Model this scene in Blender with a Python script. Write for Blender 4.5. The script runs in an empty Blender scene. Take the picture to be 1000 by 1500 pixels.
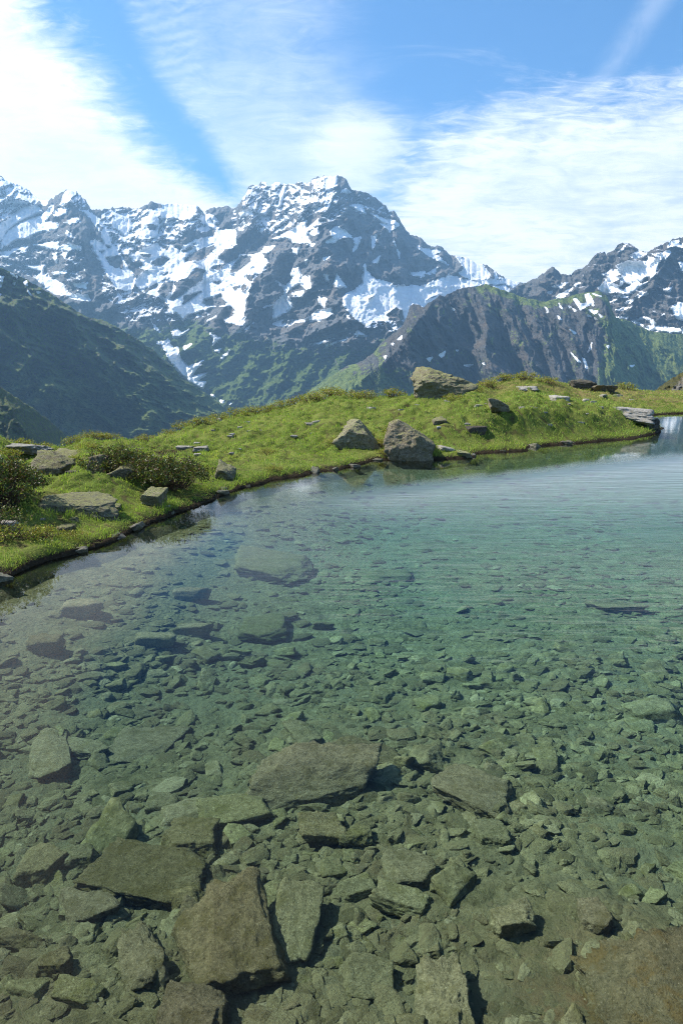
import bpy, math, random
import numpy as np
from mathutils import Vector

random.seed(7); RNG = np.random.default_rng(11)
scene = bpy.context.scene
COL = scene.collection
R = math.radians

# ------------------------------------------------------------------ camera
H = 1.7
F = 1000.0                       # focal length in pixels of the 1000x1500 frame
PITCH = math.atan(212 / F)
cam_d = bpy.data.cameras.new('camera'); cam = bpy.data.objects.new('camera', cam_d); COL.objects.link(cam)
cam_d.sensor_fit = 'VERTICAL'; cam_d.sensor_height = 36; cam_d.lens = 24
cam_d.clip_start = 0.05; cam_d.clip_end = 60000
cam.location = (0, 0, H); cam.rotation_euler = (math.pi / 2 - PITCH, 0, 0)
scene.camera = cam
CP, SP = math.cos(PITCH), math.sin(PITCH)

def ray(px, py):
    """direction, scaled so that its y is 1"""
    a = (np.asarray(px, float) - 500) / F; b = (750 - np.asarray(py, float)) / F
    y = CP + b * SP; z = -SP + b * CP
    return a / y, z / y

def at_depth(px, py, D):
    u, w = ray(px, py)
    return u * D, D + 0 * u, H + w * D

def at_height(px, py, z0):
    u, w = ray(px, py); D = (z0 - H) / w
    return u * D, D

def project(x, y, z):
    """world -> px, py"""
    zc = z - H
    f = y * CP - zc * SP; up = y * SP + zc * CP
    return 500 + F * x / f, 750 - F * up / f

# ------------------------------------------------------------------ numpy noise
_perm = np.random.default_rng(3).permutation(256)
_perm = np.concatenate([_perm, _perm, _perm]).astype(np.int64)
_grad = np.random.default_rng(4).normal(size=(256, 3)); _grad /= np.linalg.norm(_grad, axis=1)[:, None]

def perlin(x, y, z=0.0):
    x, y, z = np.broadcast_arrays(np.asarray(x, float), np.asarray(y, float), np.asarray(z, float))
    xi = np.floor(x).astype(np.int64); yi = np.floor(y).astype(np.int64); zi = np.floor(z).astype(np.int64)
    xf, yf, zf = x - xi, y - yi, z - zi
    xi &= 255; yi &= 255; zi &= 255
    fade = lambda t: t * t * t * (t * (t * 6 - 15) + 10)
    u, v, w = fade(xf), fade(yf), fade(zf)
    out = 0
    for dx in (0, 1):
        for dy in (0, 1):
            for dz in (0, 1):
                g = _grad[_perm[_perm[_perm[xi + dx] + yi + dy] + zi + dz]]
                d = g[..., 0] * (xf - dx) + g[..., 1] * (yf - dy) + g[..., 2] * (zf - dz)
                out = out + d * (u if dx else 1 - u) * (v if dy else 1 - v) * (w if dz else 1 - w)
    return out * 1.5

def fbm(x, y, z=0.0, o=5, gain=.5):
    s, a = 0, 1.0
    for k in range(o):
        s = s + a * perlin(x * 2**k + 17.3 * k, y * 2**k + 9.1 * k, z * 2**k if not np.isscalar(z) else z + 3.7 * k); a *= gain
    return s

def ridged(x, y, z=0.0, o=5, gain=.5):
    s, a, w = 0, 1.0, 1.0
    for k in range(o):
        n = 1 - np.abs(perlin(x * 2**k + 31.7 * k, y * 2**k + 5.3 * k, z + 2.3 * k)) * 1.6
        n = np.clip(n, 0, 1)**2 * w
        s = s + a * n; w = np.clip(n * 1.6, 0, 1); a *= gain
    return s

def sstep(a, b, x):
    t = np.clip((x - a) / (b - a), 0, 1); return t * t * (3 - 2 * t)

def interp(x, pts):
    p = np.array(pts, float); return np.interp(x, p[:, 0], p[:, 1])

def smooth_interp(x, pts):
    """monotone-x smooth curve through points (Catmull-Rom like)"""
    p = np.array(pts, float); X, Y = p[:, 0], p[:, 1]
    m = np.gradient(Y, X); x = np.clip(x, X[0], X[-1])
    i = np.clip(np.searchsorted(X, x) - 1, 0, len(X) - 2)
    h = X[i + 1] - X[i]; t = (x - X[i]) / h
    return ((2*t**3 - 3*t**2 + 1) * Y[i] + (t**3 - 2*t**2 + t) * h * m[i] + (-2*t**3 + 3*t**2) * Y[i+1] + (t**3 - t**2) * h * m[i+1])

def seg_dist(X, Y, P, closed=False):
    """distance to polyline, sign of side (+ = right of travel), param 0..1"""
    P = np.array(P, float); n = len(P); best = np.full(np.shape(X), 1e18); side = np.zeros(np.shape(X)); par = np.zeros(np.shape(X))
    m = n if closed else n - 1
    for k in range(m):
        a, b = P[k], P[(k + 1) % n]; d = b - a; L2 = d @ d + 1e-12
        t = np.clip(((X - a[0]) * d[0] + (Y - a[1]) * d[1]) / L2, 0, 1)
        dx, dy = X - a[0] - t * d[0], Y - a[1] - t * d[1]
        q = dx * dx + dy * dy; w = q < best
        best = np.where(w, q, best); side = np.where(w, np.sign(d[0] * dy - d[1] * dx), side); par = np.where(w, (k + t) / m, par)
    return np.sqrt(best), side, par

def poly_sd(X, Y, P):
    """signed distance to polygon, + inside"""
    P = np.array(P, float); ins = np.zeros(np.shape(X), bool); n = len(P)
    for k in range(n):
        x1, y1 = P[k]; x2, y2 = P[(k + 1) % n]
        if y1 == y2: continue
        c = ((y1 > Y) != (y2 > Y)) & (X < (x2 - x1) * (Y - y1) / (y2 - y1) + x1)
        ins ^= c
    d, _, _ = seg_dist(X, Y, P, True)
    return np.where(ins, d, -d)

# ------------------------------------------------------------------ mesh and tag helpers
def tag(o, label=None, cat=None, group=None, kind=None):
    if label: o['label'] = label
    if cat: o['category'] = cat
    if group: o['group'] = group
    if kind: o['kind'] = kind
    return o

def mesh_np(name, V, faces, mat, attrs=None, smooth=True, parent=None):
    """faces: (n,4) or (n,3) int array, or list of such arrays"""
    me = bpy.data.meshes.new(name)
    V = np.asarray(V, np.float32)
    if not isinstance(faces, list): faces = [faces]
    loops = np.concatenate([f.ravel() for f in faces]).astype(np.int32)
    tot = np.concatenate([np.full(len(f), f.shape[1]) for f in faces]).astype(np.int32)
    st = np.concatenate([[0], np.cumsum(tot)[:-1]]).astype(np.int32)
    me.vertices.add(len(V)); me.vertices.foreach_set('co', V.ravel())
    me.loops.add(len(loops)); me.loops.foreach_set('vertex_index', loops)
    me.polygons.add(len(tot)); me.polygons.foreach_set('loop_start', st); me.polygons.foreach_set('loop_total', tot)
    me.polygons.foreach_set('use_smooth', np.full(len(tot), bool(smooth)))
    me.update(calc_edges=True); me.validate()
    for k, v in (attrs or {}).items():
        v = np.asarray(v, np.float32)
        if v.ndim == 1:
            a = me.attributes.new(k, 'FLOAT', 'POINT'); a.data.foreach_set('value', v)
        else:
            a = me.attributes.new(k, 'FLOAT_COLOR', 'POINT'); a.data.foreach_set('color', np.c_[v, np.ones(len(v))].astype(np.float32).ravel())
    if mat: me.materials.append(mat)
    o = bpy.data.objects.new(name, me); COL.objects.link(o)
    if parent: o.parent = parent
    return o

def grid_faces(nr, nc):
    i = np.arange(nr * nc).reshape(nr, nc)
    return np.stack([i[:-1, :-1], i[1:, :-1], i[1:, 1:], i[:-1, 1:]], -1).reshape(-1, 4)

class NB:
    """tiny node-graph builder"""
    def __init__(s, tree): s.t = tree; s.n = tree.nodes; s.l = tree.links
    def node(s, typ, **kw):
        n = s.n.new(typ)
        for k, v in kw.items(): setattr(n, k, v)
        return n
    def put(s, sock, v):
        if isinstance(v, bpy.types.NodeSocket): s.l.new(v, sock)
        elif v is not None:
            if hasattr(sock.default_value, '__len__') and not hasattr(v, '__len__'): v = [v] * len(sock.default_value)
            if hasattr(v, '__len__') and len(sock.default_value) == 4 and len(v) == 3: v = (*v, 1)
            sock.default_value = v
    def math(s, op, a, b=None, c=None, clamp=False):
        n = s.node('ShaderNodeMath', operation=op, use_clamp=clamp)
        for i, v in enumerate((a, b, c)):
            if v is not None: s.put(n.inputs[i], v)
        return n.outputs[0]
    def add(s, a, b): return s.math('ADD', a, b)
    def sub(s, a, b): return s.math('SUBTRACT', a, b)
    def mul(s, a, b): return s.math('MULTIPLY', a, b)
    def div(s, a, b): return s.math('DIVIDE', a, b)
    def mx(s, a, b): return s.math('MAXIMUM', a, b)
    def mn(s, a, b): return s.math('MINIMUM', a, b)
    def mad(s, a, b, c): return s.math('MULTIPLY_ADD', a, b, c)
    def ss(s, x, a, b, lo=0.0, hi=1.0):
        n = s.node('ShaderNodeMapRange', interpolation_type='SMOOTHSTEP')
        for i, v in enumerate((x, a, b, lo, hi)): s.put(n.inputs[i], v)
        return n.outputs[0]
    def lin(s, x, a, b, lo=0.0, hi=1.0):
        n = s.node('ShaderNodeMapRange')
        for i, v in enumerate((x, a, b, lo, hi)): s.put(n.inputs[i], v)
        return n.outputs[0]
    def noise(s, vec, scale, detail=6, rough=.55, dist=0.0, out=0, **kw):
        n = s.node('ShaderNodeTexNoise', **kw)
        if vec is not None: s.put(n.inputs['Vector'], vec)
        s.put(n.inputs['Scale'], scale); s.put(n.inputs['Detail'], detail); s.put(n.inputs['Roughness'], rough); s.put(n.inputs['Distortion'], dist)
        return n.outputs[out]
    def vor(s, vec, scale, feature='F1', out='Distance'):
        n = s.node('ShaderNodeTexVoronoi', feature=feature); s.put(n.inputs['Vector'], vec); s.put(n.inputs['Scale'], scale)
        return n.outputs[out]
    def mixc(s, f, a, b, mode='MIX'):
        n = s.node('ShaderNodeMix', data_type='RGBA', blend_type=mode)
        s.put(n.inputs[0], f); s.put(n.inputs[6], a); s.put(n.inputs[7], b)
        return n.outputs[2]
    def mapping(s, vec, scale=(1, 1, 1), rot=(0, 0, 0), loc=(0, 0, 0)):
        n = s.node('ShaderNodeMapping'); s.put(n.inputs[0], vec); n.inputs['Scale'].default_value = scale
        n.inputs['Rotation'].default_value = rot; n.inputs['Location'].default_value = loc
        return n.outputs[0]
    def xyz(s, v):
        n = s.node('ShaderNodeSeparateXYZ'); s.put(n.inputs[0], v); return n.outputs
    def comb(s, x, y, z):
        n = s.node('ShaderNodeCombineXYZ')
        for i, v in enumerate((x, y, z)): s.put(n.inputs[i], v)
        return n.outputs[0]
    def attr(s, name, out='Fac'):
        n = s.node('ShaderNodeAttribute', attribute_name=name); return n.outputs[out]
    def bump(s, h, strength=.5, dist=1.0, normal=None):
        n = s.node('ShaderNodeBump'); s.put(n.inputs['Height'], h); n.inputs['Strength'].default_value = strength; n.inputs['Distance'].default_value = dist
        if normal is not None: s.put(n.inputs['Normal'], normal)
        return n.outputs[0]
    def ramp(s, f, stops, mode='LINEAR'):
        n = s.node('ShaderNodeValToRGB'); s.put(n.inputs[0], f); cr = n.color_ramp; cr.interpolation = mode
        while len(cr.elements) < len(stops): cr.elements.new(0.5)
        for e, (p, c) in zip(cr.elements, stops): e.position = p; e.color = (*c, 1)
        return n.outputs[0]

def material(name):
    m = bpy.data.materials.new(name); m.use_nodes = True
    nb = NB(m.node_tree); p = nb.n['Principled BSDF']; p.inputs['Specular IOR Level'].default_value = .25
    return m, nb, p

def geo_pos(nb): return nb.node('ShaderNodeNewGeometry').outputs['Position']
def geo_nor(nb): return nb.node('ShaderNodeNewGeometry').outputs['Normal']
def obj_co(nb): return nb.node('ShaderNodeTexCoord').outputs['Object']
def rnd(nb): return nb.node('ShaderNodeObjectInfo').outputs['Random']

# ------------------------------------------------------------------ light
SUN_AZ, SUN_EL = R(-76), R(49)          # azimuth from +Y, negative = left
sun_dir = Vector((math.sin(SUN_AZ) * math.cos(SUN_EL), math.cos(SUN_AZ) * math.cos(SUN_EL), math.sin(SUN_EL)))
sd_ = bpy.data.lights.new('sun', 'SUN'); sd_.energy = 4.9; sd_.angle = R(.53); sd_.color = (1, .95, .87)
sun = bpy.data.objects.new('sun', sd_); COL.objects.link(sun); sun.rotation_euler = sun_dir.to_track_quat('Z', 'Y').to_euler()

C_ = lambda px, py: tuple(float(q) for q in ray(px, py))
def build_world():
    w = bpy.data.worlds.new('World'); scene.world = w; w.use_nodes = True
    nb = NB(w.node_tree); bg = nb.n['Background']
    sky = nb.node('ShaderNodeTexSky', sky_type='NISHITA', sun_disc=False, sun_elevation=SUN_EL, sun_rotation=SUN_AZ % (2 * math.pi),
                  altitude=2200, air_density=1.0, dust_density=.6, ozone_density=1.6)
    d = nb.node('ShaderNodeTexCoord').outputs['Generated']
    x, y, z = nb.xyz(d)[:3]
    ys = nb.mx(y, .05)
    u = nb.div(x, ys); v = nb.div(z, ys)
    front = nb.ss(y, .1, .3)
    zs = nb.mx(z, .03)
    P = nb.comb(nb.div(x, zs), nb.div(y, zs), 0.0)           # the cloud layer's plane
    # streaky cirrus noise in the layer, two directions
    n1 = nb.noise(nb.mapping(P, (1.3, .35, 1), (0, 0, R(-28))), 1.5, 9, .6, 1.2)
    UV = nb.comb(u, v, 0.0)
    n2 = nb.noise(nb.mapping(P, (.8, 1.7, 1), (0, 0, R(-22))), 1.9, 9, .6, .8)
    rgt = nb.ss(u, C_(430, 0)[0], C_(620, 0)[0])
    sA = nb.noise(nb.mapping(UV, (3.2, 11, 1), (0, 0, R(-10))), 1.6, 10, .62, 1.1)      # right: streaks rising to the right
    sB = nb.noise(nb.mapping(UV, (4, 10, 1), (0, 0, R(24))), 1.5, 10, .6, .9)           # left: streaks falling to the right
    st = nb.add(nb.mul(sA, rgt), nb.mul(sB, nb.sub(1.0, rgt)))
    n3 = nb.noise(UV, 9.0, 10, .64, .9)
    fA = nb.noise(nb.mapping(UV, (9, 42, 1), (0, 0, R(-13))), 1.7, 10, .66, 1.6)
    fB = nb.noise(nb.mapping(UV, (10, 36, 1), (0, 0, R(30))), 1.6, 10, .66, 1.6)
    fb = nb.add(nb.mul(fA, rgt), nb.mul(fB, nb.sub(1.0, rgt)))
    fine = nb.sub(nb.add(nb.add(nb.add(nb.mul(n2, .22), nb.mul(st, .30)), nb.mul(n3, .16)), nb.mul(fb, .32)), .5)
    wob = nb.noise(UV, 3.2, 5, .6, .6)
    C = lambda px, py: tuple(float(q) for q in ray(px, py))
    def line_mask(pts, side, soft, wob, along='v'):
        """pts: a boundary traced on the sky; along 'v': u of the boundary as a curve of v, along 'u': the other way. side -1: below it"""
        A, B, i, j = (v, u, 1, 0) if along == 'v' else (u, v, 0, 1)
        q = sorted((C(*p)[i], C(*p)[j]) for p in pts)
        lo, hi = q[0][0], q[-1][0]
        fc = nb.node('ShaderNodeFloatCurve'); cv = fc.mapping.curves[0]
        xs = [(a - lo) / (hi - lo) for a, _ in q]; ulo = min(b for _, b in q); uhi = max(b for _, b in q)
        yy = [(b - ulo) / (uhi - ulo) for _, b in q]
        while len(cv.points) < len(xs): cv.points.new(.5, .5)
        for p, a, b in zip(cv.points, xs, yy): p.location = (a, b)
        fc.mapping.update()
        nb.put(fc.inputs['Value'], nb.lin(A, lo, hi))
        ub = nb.lin(fc.outputs[0], 0, 1, ulo, uhi)
        dd = nb.sub(B, ub) if side > 0 else nb.sub(ub, B)
        dd = nb.add(dd, nb.mul(fine, wob))
        return nb.ss(dd, -soft, soft)
    left = line_mask([(0, -60), (50, 0), (120, 90), (205, 200), (255, 248), (330, 292), (420, 330)], -1, .055, .30)
    mid_l = line_mask([(140, -80), (182, 0), (225, 90), (265, 150), (320, 225), (360, 300)], 1, .02, .10)
    mid_r = line_mask([(440, -80), (470, 0), (490, 100), (560, 170), (600, 215), (540, 300)], -1, .09, .28)
    right_u = line_mask([(480, 430), (545, 350), (575, 300), (610, 245), (645, 200), (700, 178), (780, 160), (860, 152), (930, 145), (1000, 125), (1250, 60)], -1, .05, .30, 'u')
    # banked by height too
    va = C(500, 150)[1]; vb = C(500, 260)[1]
    low = nb.ss(v, C(500, 40)[1], C(500, 290)[1])             # 1 near the horizon
    rip = nb.node('ShaderNodeTexWave', wave_type='BANDS', bands_direction='Y')
    nb.put(rip.inputs['Vector'], nb.mapping(nb.comb(u, v, 0.0), (1, 1, 1), (0, 0, R(-14)))); nb.put(rip.inputs['Scale'], 22.0)
    nb.put(rip.inputs['Distortion'], 4.5); nb.put(rip.inputs['Detail'], 3.0); nb.put(rip.inputs['Detail Scale'], 2.2)
    ripz = nb.mul(nb.ss(u, C(330, 120)[0], C(260, 120)[0]), nb.ss(v, C(0, 250)[1], C(0, 90)[1]))
    veil = nb.add(nb.mul(low, .50), nb.mad(fine, 1.5, .30))
    veil = nb.add(veil, nb.mul(nb.mul(nb.mul(nb.sub(rip.outputs['Fac'], .5), ripz), nb.ss(n3, .3, .6)), .2))
    middle = nb.mul(nb.mul(mid_l, mid_r), nb.math('MULTIPLY', veil, 1.0, clamp=True))
    # a bright puff by the summit
    cu, cvv = C(520, 215)
    du = nb.div(nb.sub(u, cu), .075); dv = nb.div(nb.sub(v, cvv), .055)
    rr = nb.math('SQRT', nb.add(nb.mul(du, du), nb.mul(dv, dv)))
    puff = nb.ss(nb.add(rr, nb.mul(fine, -2.6)), 1.25, .25, 0.0, .82)
    rightm = nb.mul(right_u, nb.math('MULTIPLY', nb.mad(fine, 2.4, .92), 1.0, clamp=True))
    leftm = nb.mul(left, nb.math('MULTIPLY', nb.mad(fine, .5, 1.0), 1.0, clamp=True))
    # contrail-like streak at the right
    a, b = C(984, -30), C(856, 150); L = math.hypot(b[0] - a[0], b[1] - a[1]); nx, ny = -(b[1] - a[1]) / L, (b[0] - a[0]) / L
    dist = nb.add(nb.mul(nb.sub(u, a[0]), nx), nb.mul(nb.sub(v, a[1]), ny))
    dist = nb.math('ABSOLUTE', nb.add(dist, nb.mul(fine, .03)))
    trail = nb.mul(nb.mul(nb.mul(nb.ss(dist, .027, .0), nb.ss(n3, .25, .6)), .2), nb.ss(v, b[1] - .02, b[1] + .05))
    wisps = nb.mul(nb.ss(n2, .56, .80), .36)
    wisps = nb.mul(wisps, nb.ss(u, C(520, 100)[0], C(640, 100)[0]))
    m = leftm
    for q in (nb.mul(middle, .8), puff, rightm, trail, wisps): m = nb.sub(nb.add(m, q), nb.mul(m, q))
    # elsewhere round the sky: broken cirrus
    other = nb.mul(nb.ss(n1, .45, .7), .6)
    m = nb.add(nb.mul(m, front), nb.mul(other, nb.sub(1.0, front)))
    m = nb.mul(m, nb.ss(z, -.01, .03))
    m = nb.math('MULTIPLY', m, .97, clamp=True)
    shade = nb.mad(fine, 7.0, 7.5)
    cloud = nb.mixc(1.0, (1.0, 1.0, 1.0), nb.comb(shade, shade, nb.mul(shade, 1.03)), 'MULTIPLY')
    skyc = nb.mixc(1.0, sky.outputs[0], (.46, .86, 1.12), 'MULTIPLY')
    col = nb.mixc(m, skyc, cloud)
    nb.put(bg.inputs['Color'], col); bg.inputs['Strength'].default_value = .1
build_world()
scene.view_settings.view_transform = 'Standard'; scene.view_settings.look = 'None'
scene.view_settings.exposure = 0.95; scene.view_settings.gamma = 1.0
scene.view_settings.use_curve_mapping = False
try:
    scene.cycles.max_bounces = 6; scene.cycles.transparent_max_bounces = 12
    scene.cycles.caustics_reflective = False; scene.cycles.caustics_refractive = False
    scene.cycles.use_denoising = True; scene.cycles.denoising_prefilter = 'NONE'; scene.cycles.filter_width = 1.0
    scene.cycles.adaptive_threshold = .02
    scene.cycles.sample_clamp_indirect = 4.0
except Exception: pass
# ------------------------------------------------------------------ mountains
def mountain_material(name, rock_a, rock_b, grass_a, grass_b, scale):
    """rock, turf and snow by the traced attributes plus world-space noise"""
    m, nb, p = material(name)
    P = nb.mapping(geo_pos(nb), (scale,) * 3)
    g = nb.attr('green'); s = nb.attr('snow')
    n_big = nb.noise(P, 2.2, 5, .6); n_f = nb.noise(P, 9, 10, .68); n_s = nb.noise(P, 30, 8, .7)
    st = nb.noise(nb.mapping(P, (1, 1, .28), (R(14), R(20), 0)), 14, 8, .7)
    rock = nb.mixc(nb.ss(n_f, .3, .72), rock_a, rock_b)
    rock = nb.mixc(nb.mul(nb.ss(st, .52, .7), .55), rock, tuple(c * 1.55 for c in rock_b))
    rock = nb.mixc(nb.mul(nb.ss(n_big, .5, .66), .5), rock, (rock_b[0] * 1.25, rock_b[1] * 1.0, rock_b[2] * .78))
    gr = nb.mixc(nb.ss(n_f, .36, .64), grass_a, grass_b)
    gr = nb.mixc(nb.mul(nb.ss(n_s, .55, .7), .6), gr, tuple(c * .35 for c in grass_a))
    gm = nb.ss(nb.add(nb.add(g, nb.mul(nb.sub(n_f, .5), 1.9)), nb.mul(nb.sub(n_s, .5), 1.0)), .4, .62)
    base = nb.mixc(gm, rock, gr)
    sm = nb.add(s, nb.add(nb.add(nb.mul(nb.sub(n_f, .5), .95), nb.mul(nb.sub(n_s, .5), .5)), nb.mul(nb.sub(st, .5), .9)))
    sm = nb.ss(sm, -.05, .05)
    dirt = nb.mixc(nb.mul(nb.ss(n_big, .5, .75), .3), (.82, .84, .87), (.62, .60, .57))
    col = nb.mixc(sm, base, dirt)
    nb.put(p.inputs['Base Color'], col); p.inputs['Roughness'].default_value = .9; p.inputs['Specular IOR Level'].default_value = .12
    hgt = nb.add(nb.mul(n_f, .7), nb.mul(n_s, .5))
    rb = nb.bump(nb.mul(hgt, nb.lin(sm, 0, 1, 1, .22)), .9, .22 / scale)
    nb.put(p.inputs['Normal'], rb)
    return m

def zpoly(x0, y0, *polys, k=5.0):
    return [[(x0 + a / k, y0 + b / k) for a, b in P] for P in polys]

def relief(name, sky, foot, dtop, dbot, x0, x1, step, rows, spurs=(), snow=(), rocks=(), dust=(), green=None, noise=(), jag=0, jagf=.12,
           mat=None, tpow=1.0, base_z=-340, back=1.12, seed=0.0, slope_snow=0.0, fall=0.0, bgsnow=None, warp=6):
    px = np.arange(x0, x1 + .1, step); nc = len(px)
    S = interp(px, sky); S = S + jag * fbm(px * jagf, 3.3 + seed, 0, 4, .6)
    B = np.maximum(interp(px, foot), S + 6)
    t = np.linspace(0, 1, rows)[:, None]
    X = np.broadcast_to(px, (rows, nc)).copy(); Y = S + (B - S) * t
    D = interp(px, dtop) + (interp(px, dbot) - interp(px, dtop)) * t ** tpow
    bul = np.zeros_like(X)
    for amp, wl, wr, P in spurs:
        d, side, par = seg_dist(X, Y, P)
        w = np.where(side > 0, wl, wr)      # travel down the picture: positive cross product = left of the line seen from above
        h = amp * np.clip(1 - d / w, 0, 1) ** 1.0 * (.45 + .55 * np.clip(par * 4, 0, 1))
        bul = np.maximum(bul, h) if amp > 0 else bul + h
    D = D - bul
    XS = X + fall * (Y - 450)               # sheared along the fall line
    sn = np.full(X.shape, -1.0)
    if bgsnow is not None: sn = np.maximum(sn, bgsnow(X, Y))
    def stamp(P, fn, soft):
        P = np.array(P); a, b = P.min(0) - 6, P.max(0) + 6
        m = (X > a[0]) & (X < b[0]) & (Y > a[1]) & (Y < b[1])
        if m.any():
            sd = poly_sd(X[m], Y[m], P); sn[m] = fn(sn[m], sd)
    for lev, P in dust: stamp(P, lambda o, sd: np.maximum(o, np.where(sd > 0, lev, lev + sd * .25)), 3)
    for P in snow: stamp(P, lambda o, sd: np.maximum(o, np.clip(sd / 3.0 + .34, -1, 1)), 3)
    for P in rocks: stamp(P, lambda o, sd: np.minimum(o, np.clip(-sd / 2.5, -1, 1)), 3)
    smooth_ = sstep(0, 1, sn)
    for kind, amp, lx, ly in noise:
        f = ridged if kind == 'r' else fbm
        wx = warp * perlin(X / 23.0, Y / 23.0, 5.5 + seed)
        D = D - amp * (f((XS + wx) / lx, Y / ly, seed + amp * .013, 6, .55) - (.8 if kind == 'r' else 0)) * (.35 + .65 * np.clip((Y - S) / 20, 0, 1)) * (1 - .7 * smooth_)
    x, y, z = at_depth(X, Y, D)
    # world normals for the slope terms
    Pt = np.stack([x, y, z], -1); gu = np.gradient(Pt, axis=1); gv = np.gradient(Pt, axis=0)
    N = np.cross(gv, gu); N /= np.linalg.norm(N, axis=-1)[..., None] + 1e-9; N *= np.sign(N[..., 2:3] + 1e-9)
    sn = sn + slope_snow * (N[..., 2] - .62) * np.clip(1.15 - np.abs(sn), .15, 1)
    gr = green(X, Y, N) if green else np.zeros_like(X)
    # far side of the massif: falls away behind the ridge line; foot carried down under the valley floor
    bx, by, bz = x[0] * back, y[0] * back, np.full(nc, float(base_z))
    mx_, my_, mz_ = x[0] * (1 + (back - 1) * .4), y[0] * (1 + (back - 1) * .4), z[0] - (z[0] - base_z) * .45
    fx, fy, fz = x[-1] * .985, y[-1] * .985, np.minimum(z[-1] - 30, base_z)
    x = np.vstack([bx, mx_, x, fx]); y = np.vstack([by, my_, y, fy]); z = np.vstack([bz, mz_, z, fz])
    pad = lambda A: np.vstack([A[:1], A[:1], A, A[-1:]])
    V = np.stack([x, y, z], -1).reshape(-1, 3)
    fc = grid_faces(rows + 3, nc)[:, ::-1]
    o = mesh_np(name, V, fc, mat, {'snow': pad(sn).ravel(), 'green': pad(gr).ravel()})
    tag(o, kind='structure')
    return o

# --- the snowy main massif
A_sky = [(-320,300),(-180,240),(-90,285),(-30,250),(0,257),(3,258),(6,262),(13,266),(20,268),(28,271),(40,276),(52,288),(60,293),(65,293),(71,293),(76,291),(84,286),(92,280),(98,279),(102,279),(110,280),(118,286),(125,292),(131,302),(135,308),(142,306),(148,307),(155,306),(160,307),(165,304),(170,306),(176,303),(183,304),(190,303),(196,306),(202,306),(208,303),(214,300),(220,296),(226,296),(234,298),(250,299),(266,299),(288,301),(292,303),(300,313),(303,308),(312,304),(326,303),(332,301),(340,305),(346,303),(352,297),(356,290),(360,283),(363,275),(368,271),(374,272),(378,270),(384,266),(390,267),(396,273),(402,268),(408,266),(412,270),(420,269),(430,269),(440,266),(448,268),(454,267),(458,262),(466,259),(478,258),(493,257),(500,258),(505,261),(509,266),(514,277),(518,279),(530,280),(540,284),(550,290),(560,298),(566,303),(570,311),(576,308),(581,315),(587,324),(594,337),(600,343),(610,346),(618,350),(625,358),(635,361),(645,360),(650,364),(655,370),(660,374),(668,375),(676,376),(690,381),(700,387),(712,388),(720,393),(727,400),(740,407),(752,412),(758,413),(770,416),(860,445)]
A_spurs = [
 (520,75,120,[(493,256),(492,275),(486,285),(484,300),(470,312),(466,335),(465,355),(470,375),(478,395),(486,410),(495,425),(505,440),(512,460),(530,475),(545,490)]),
 (210,34,40,[(512,276),(545,330),(572,385),(590,412)]), (190,34,38,[(566,303),(592,350),(632,408)]),
 (420,60,70,[(100,278),(112,310),(122,345),(127,375),(136,410),(158,440),(180,470),(215,520)]),
 (200,60,26,[(8,260),(-5,300),(-20,340)]),
 (170,24,26,[(222,296),(210,330),(198,355),(185,374)]), (140,20,20,[(288,301),(282,330),(270,352)]),
 (180,24,24,[(362,276),(352,310),(346,345)]), (150,18,18,[(398,268),(404,300),(412,325)]), (130,16,18,[(430,268),(432,300),(440,320)]),
 (260,36,44,[(440,350),(415,376),(392,394),(368,420),(360,445),(352,470)]),
 (190,22,30,[(470,400),(476,420),(484,440),(470,470),(440,490),(410,510)]),
 (150,22,26,[(300,384),(280,400),(262,425),(255,450)]), (130,22,22,[(340,440),(312,460),(290,480),(282,505)]),
 (120,15,17,[(480,500),(452,545),(425,595)]), (110,13,15,[(450,498),(415,545),(378,595)]), (110,14,15,[(420,490),(376,530),(345,575)]),
 (100,12,14,[(515,505),(492,540),(470,590)]), (90,10,12,[(540,505),(530,530),(510,560)]), (100,14,14,[(385,480),(345,515),(318,550)]),
 (80,8,9,[(465,530),(446,560),(436,590)]), (80,8,9,[(500,505),(470,548)]), (80,9,9,[(560,495),(552,515),(545,540)]),
 (200,26,40,[(318,480),(300,505),(285,535)]),
]
A_snow = []
A_snow += zpoly(0,250,
 [(0,560),(20,510),(60,440),(170,375),(300,330),(390,250),(395,290),(340,370),(440,390),(400,430),(300,450),(200,500),(120,510),(60,550),(0,570)],
 [(470,380),(560,345),(590,370),(510,390)],
 [(-60,420),(40,370),(190,260),(260,250),(320,300),(150,370),(60,430),(20,500),(-60,560)],
 [(450,230),(480,150),(550,150),(510,220),(440,260)], [(390,290),(500,270),(490,320),(400,330)], [(300,205),(355,212),(340,250),(315,260)],
 [(250,545),(430,515),(430,580),(350,570)], [(440,560),(500,530),(600,555),(600,580),(520,580),(430,585)],
 [(600,290),(650,300),(720,350),(790,430),(820,540),(880,610),(930,700),(1000,790),(960,890),(850,860),(790,760),(720,640),(690,600),(660,520),(700,500),(760,540),(740,450),(660,340)],
 [(440,610),(500,600),(480,640)], [(390,610),(415,600),(420,680),(395,650)],
 [(180,690),(300,700),(330,690),(320,760),(390,790),(480,840),(500,900),(640,910),(660,950),(560,940),(480,910),(400,900),(330,850),(270,790),(300,740),(220,720)],
 [(400,745),(490,728),(490,748),(400,762)], [(540,830),(640,820),(630,860),(560,850)], [(100,580),(210,560),(180,610),(140,570)], [(0,600),(100,590),(60,620)],
 [(850,870),(900,940),(880,960)], [(510,640),(560,690),(530,670)], [(490,440),(550,490),(500,480)])
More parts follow.
